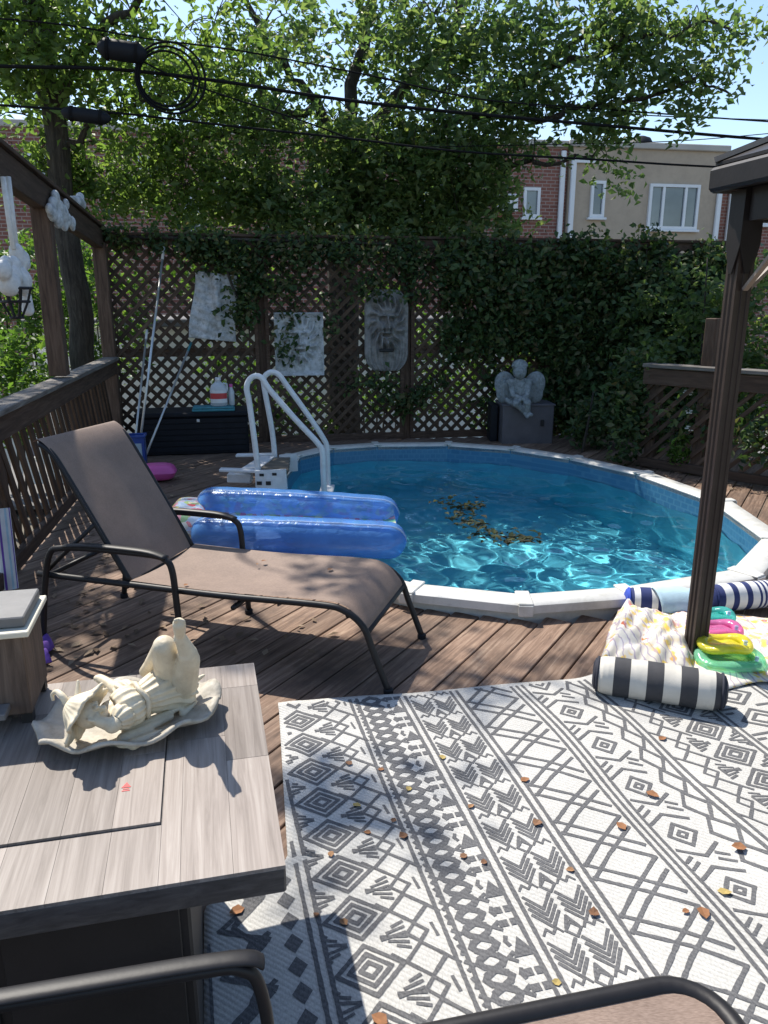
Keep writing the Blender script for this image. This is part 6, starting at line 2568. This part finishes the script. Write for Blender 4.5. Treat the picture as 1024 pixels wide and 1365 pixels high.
def bolster(name, label, a, b_, r, stripes, mats, endm, group=None):
    """stripes: list of (fraction, material index)"""
    a, b_ = Vector(a), Vector(b_)
    L_ = (b_ - a).length
    t = thing(name, label, 'cushion', (a.x, a.y, 0), group)
    q_ = (b_ - a).to_track_quat('Z', 'Y').to_matrix().to_4x4()
    M0 = Matrix.Translation(a) @ q_
    mb = MB()
    u = 0.0
    tot = sum(s for s, _ in stripes)
    gg = random.Random(5)
    seg = 28
    edges_ = [0.0]
    for s, m_ in stripes:
        k = max(1, int(s / tot * L_ / .02))
        for i in range(k):
            x0 = u + s / tot * i / k
            x1 = u + s / tot * (i + 1) / k
            mb.cur = m_
            vs_ = []
            for x in (x0, x1):
                e = min(x, 1 - x) * L_
                f_ = 1 - .16 * math.exp(-e / .018)
                for j in range(seg):
                    an = 2 * math.pi * j / seg
                    rr = r * f_ * (1 + .014 * math.sin(3 * an + 9 * x) + .008 * math.sin(31 * x + 2 * an))
                    p = M0 @ Vector((rr * math.cos(an), rr * math.sin(an), x * L_))
                    if p.z < .012:
                        p.z = .012 + (p.z - .012) * .15
                    vs_.append(p)
            mb.add(vs_, [(j, (j + 1) % seg, seg + (j + 1) % seg, seg + j) for j in range(seg)])
        u += s / tot
    mb.build('cover', mats, t, smooth='all')
    for x, sg in ((0, -1), (1, 1)):
        eb = MB()
        vs_ = []
        pr = [(1.0 - .155, 0), (.80, .012), (.55, .020), (.2, .014), (.05, .010)]
        Mx = M0 @ Matrix.Translation((0, 0, x * L_))
        eb.lathe([(r * k, sg * z) for k, z in pr], seg, Mx)
        e_ = eb.build('end_panel', endm, t, smooth=True)
        pp = [Mx @ Vector((r * .86 * math.cos(a_), r * .86 * math.sin(a_), 0)) for a_ in np.linspace(0, 6.283, 28, endpoint=False)]
        MB().tube(pp, .006, 6, closed=True).build('piping', endm, e_, smooth='all')
    return t


rb = .080
pA, pB = atz(797, 898, rb + .012), atz(962, 922, rb + .012)
bolster('bolster_cushion', 'fat bolster cushion with broad black and ivory stripes on the rug corner', pA, pB, rb, [(1, 0), (1, 1), (1, 0), (1, 1), (1, 0), (1, 1), (1, 0), (.45, 1)], ['ivory', 'charcoal_cloth'], 'pillow_dark')
pA, pB = atz(838, 800, .085), atz(935, 806, .085)
st_ = [(.35, 1), (.5, 0), (.9, 1), (.5, 0), (.9, 1), (.5, 0), (.9, 1), (.5, 0), (.9, 1)]
bolster('bolster_cushion', 'navy and white striped bolster with a bright blue round end by the pool rim', pA, pB, .073, st_, ['white_cloth', 'navy_cloth'], 'royal_cloth')
pA, pB = atz(950, 797, .085), atz(1075, 788, .085)
st_ = [(.8, 1), (1.1, 0), (.8, 1), (1.1, 0), (.8, 1), (1.0, 0)] + [(.32, 1), (.34, 0)] * 12
bolster('bolster_cushion', 'white bolster with wide then fine navy stripes past the gazebo post', pA, pB, .073, st_, ['white_cloth', 'navy_cloth'], 'navy_cloth')


def drape(name, label, cat, quad, mat, amp, seed, n_=26, base=.012, shape=None):
    """a crumpled cloth over a ground quad (photo pixels at deck level)"""
    g_ = np.random.default_rng(seed)
    Q = [atz(*p, 0) for p in quad]
    ph = g_.uniform(0, 6.28, (7, 3))
    fr_ = g_.uniform(3, 11, (7, 2))
    vs_, fs_ = [], []
    for i in range(n_ + 1):
        for j in range(n_ + 1):
            u, v = i / n_, j / n_
            p = Q[0].lerp(Q[1], u).lerp(Q[3].lerp(Q[2], u), v)
            h_ = sum(abs(math.sin(fr_[k, 0] * u * 1.3 + ph[k, 0] + 1.4 * math.sin(fr_[k, 1] * v + ph[k, 1]))) for k in range(5)) / 5
            e = min(u, 1 - u, v, 1 - v) * 6
            z = base + amp * h_ * min(1, .25 + e) + (shape(u, v) if shape else 0)
            w_ = .03 * math.sin(9 * (u + v) + ph[5, 0])
            vs_.append((p.x + w_ * .5, p.y + w_, z))
    for i in range(n_):
        for j in range(n_):
            c = i * (n_ + 1) + j
            fs_.append((c, c + 1, c + n_ + 2, c + n_ + 1))
    mb = MB()
    mb.add(vs_, fs_)
    o = mb.build(name, mat, None, smooth='all')
    sm = o.modifiers.new('thick', 'SOLIDIFY')
    sm.thickness = .004
    return tag(o, label, cat)


drape('beach_cloth', 'crumpled cream and yellow floral cloth bunched behind the striped bolster', 'cloth', [(796, 900), (925, 908), (930, 826), (822, 826)], 'floral_cloth', .09, 3, 34, .02,
      lambda u, v: .07 * math.exp(-((u - .2) / .22) ** 2 - ((v - .6) / .4) ** 2) + .05 * math.exp(-((u - .6) / .25) ** 2 - ((v - .45) / .35) ** 2))
drape('beach_cloth', 'cream and yellow floral cloth spread flat under the inflatable rings', 'cloth', [(905, 926), (1090, 915), (1090, 826), (935, 828)], 'floral_cloth', .035, 8, 34, .018)
drape('crumpled_cloth', 'crumpled purple cloth dropped on the deck by the table', 'cloth', [(15, 896), (62, 892), (66, 862), (25, 862)], 'purple_cloth', .07, 5, 24, .01)
# pale blue folded towel over the bolster
mb = MB()
vs_, fs_ = [], []
pa_, pb_ = atz(872, 806, .09), atz(925, 808, .09)
for i in range(13):
    for j in range(15):
        u, v = i / 12, j / 14
        p = pa_.lerp(pb_, u)
        an = R(-70 + 200 * v)
        r_ = .088 + .006 * math.sin(7 * u + 5 * v)
        vs_.append(p + Vector((0.01 * math.sin(6 * v), -r_ * math.cos(an) * 1.0, r_ * math.sin(an))))
for i in range(12):
    for j in range(14):
        c = i * 15 + j
        fs_.append((c, c + 1, c + 16, c + 15))
for v in vs_:
    v.z = max(v.z, .02)
mb.add(vs_, fs_)
o = mb.build('draped_towel', 'sky_towel', None, smooth='all')
sm = o.modifiers.new('thick', 'SOLIDIFY')
sm.thickness = .008
sm.offset = 1
tag(o, 'pale blue towel draped over the blue-ended bolster', 'towel')


def ringfloat(label, px, py, z, R_, r_, mat, dish=False):
    c = atz(px, py, z)
    t = thing('inflatable_ring', label, 'pool float', c, 'deflated rings in a pile')
    pts = []
    for a_ in np.linspace(0, 6.283, 40, endpoint=False):
        pts.append(c + Vector((R_ * math.cos(a_), R_ * .72 * math.sin(a_), .008 * math.sin(3 * a_))))
    MB().tube(pts, r_, 14, closed=True, flat=.75).build('tube', mat, t, smooth='all')
    mb = MB()
    vs_ = [c + Vector((0, 0, .002))]
    for k in range(1, 6):
        for q_, a_ in enumerate(np.linspace(0, 6.283, 40, endpoint=False)):
            u = k / 5
            vs_.append(c + Vector((R_ * u * math.cos(a_), R_ * .72 * u * math.sin(a_), .006 * math.sin(5 * a_ + k) * u)))
    fs_ = [(0, 1 + k, 1 + (k + 1) % 40) for k in range(40)]
    for k in range(4):
        for q_ in range(40):
            l = (q_ + 1) % 40
            fs_.append((1 + k * 40 + q_, 1 + k * 40 + l, 41 + k * 40 + l, 41 + k * 40 + q_))
    mb.add(vs_, fs_)
    mb.build('membrane', mat, t, smooth='all')
    v_ = c + Vector((R_ * .7, -R_ * .5, r_ * .7))
    MB().lathe([(.009, 0), (.009, .018), (.006, .02)], 8, Matrix.Translation(v_)).build('valve', 'vinyl_clear', t, smooth=True)


ringfloat('clear green inflatable ring lowest in the pile beside the gazebo post', 973, 878, .055, .125, .030, 'vinyl_green')
ringfloat('clear yellow inflatable ring lying on the green one', 966, 858, .105, .098, .026, 'vinyl_yellow')
ringfloat('clear pink inflatable ring behind the yellow one', 955, 838, .085, .10, .026, 'vinyl_pink')
ringfloat('small teal inflatable ring between the navy bolsters', 950, 820, .08, .085, .028, 'vinyl_teal')
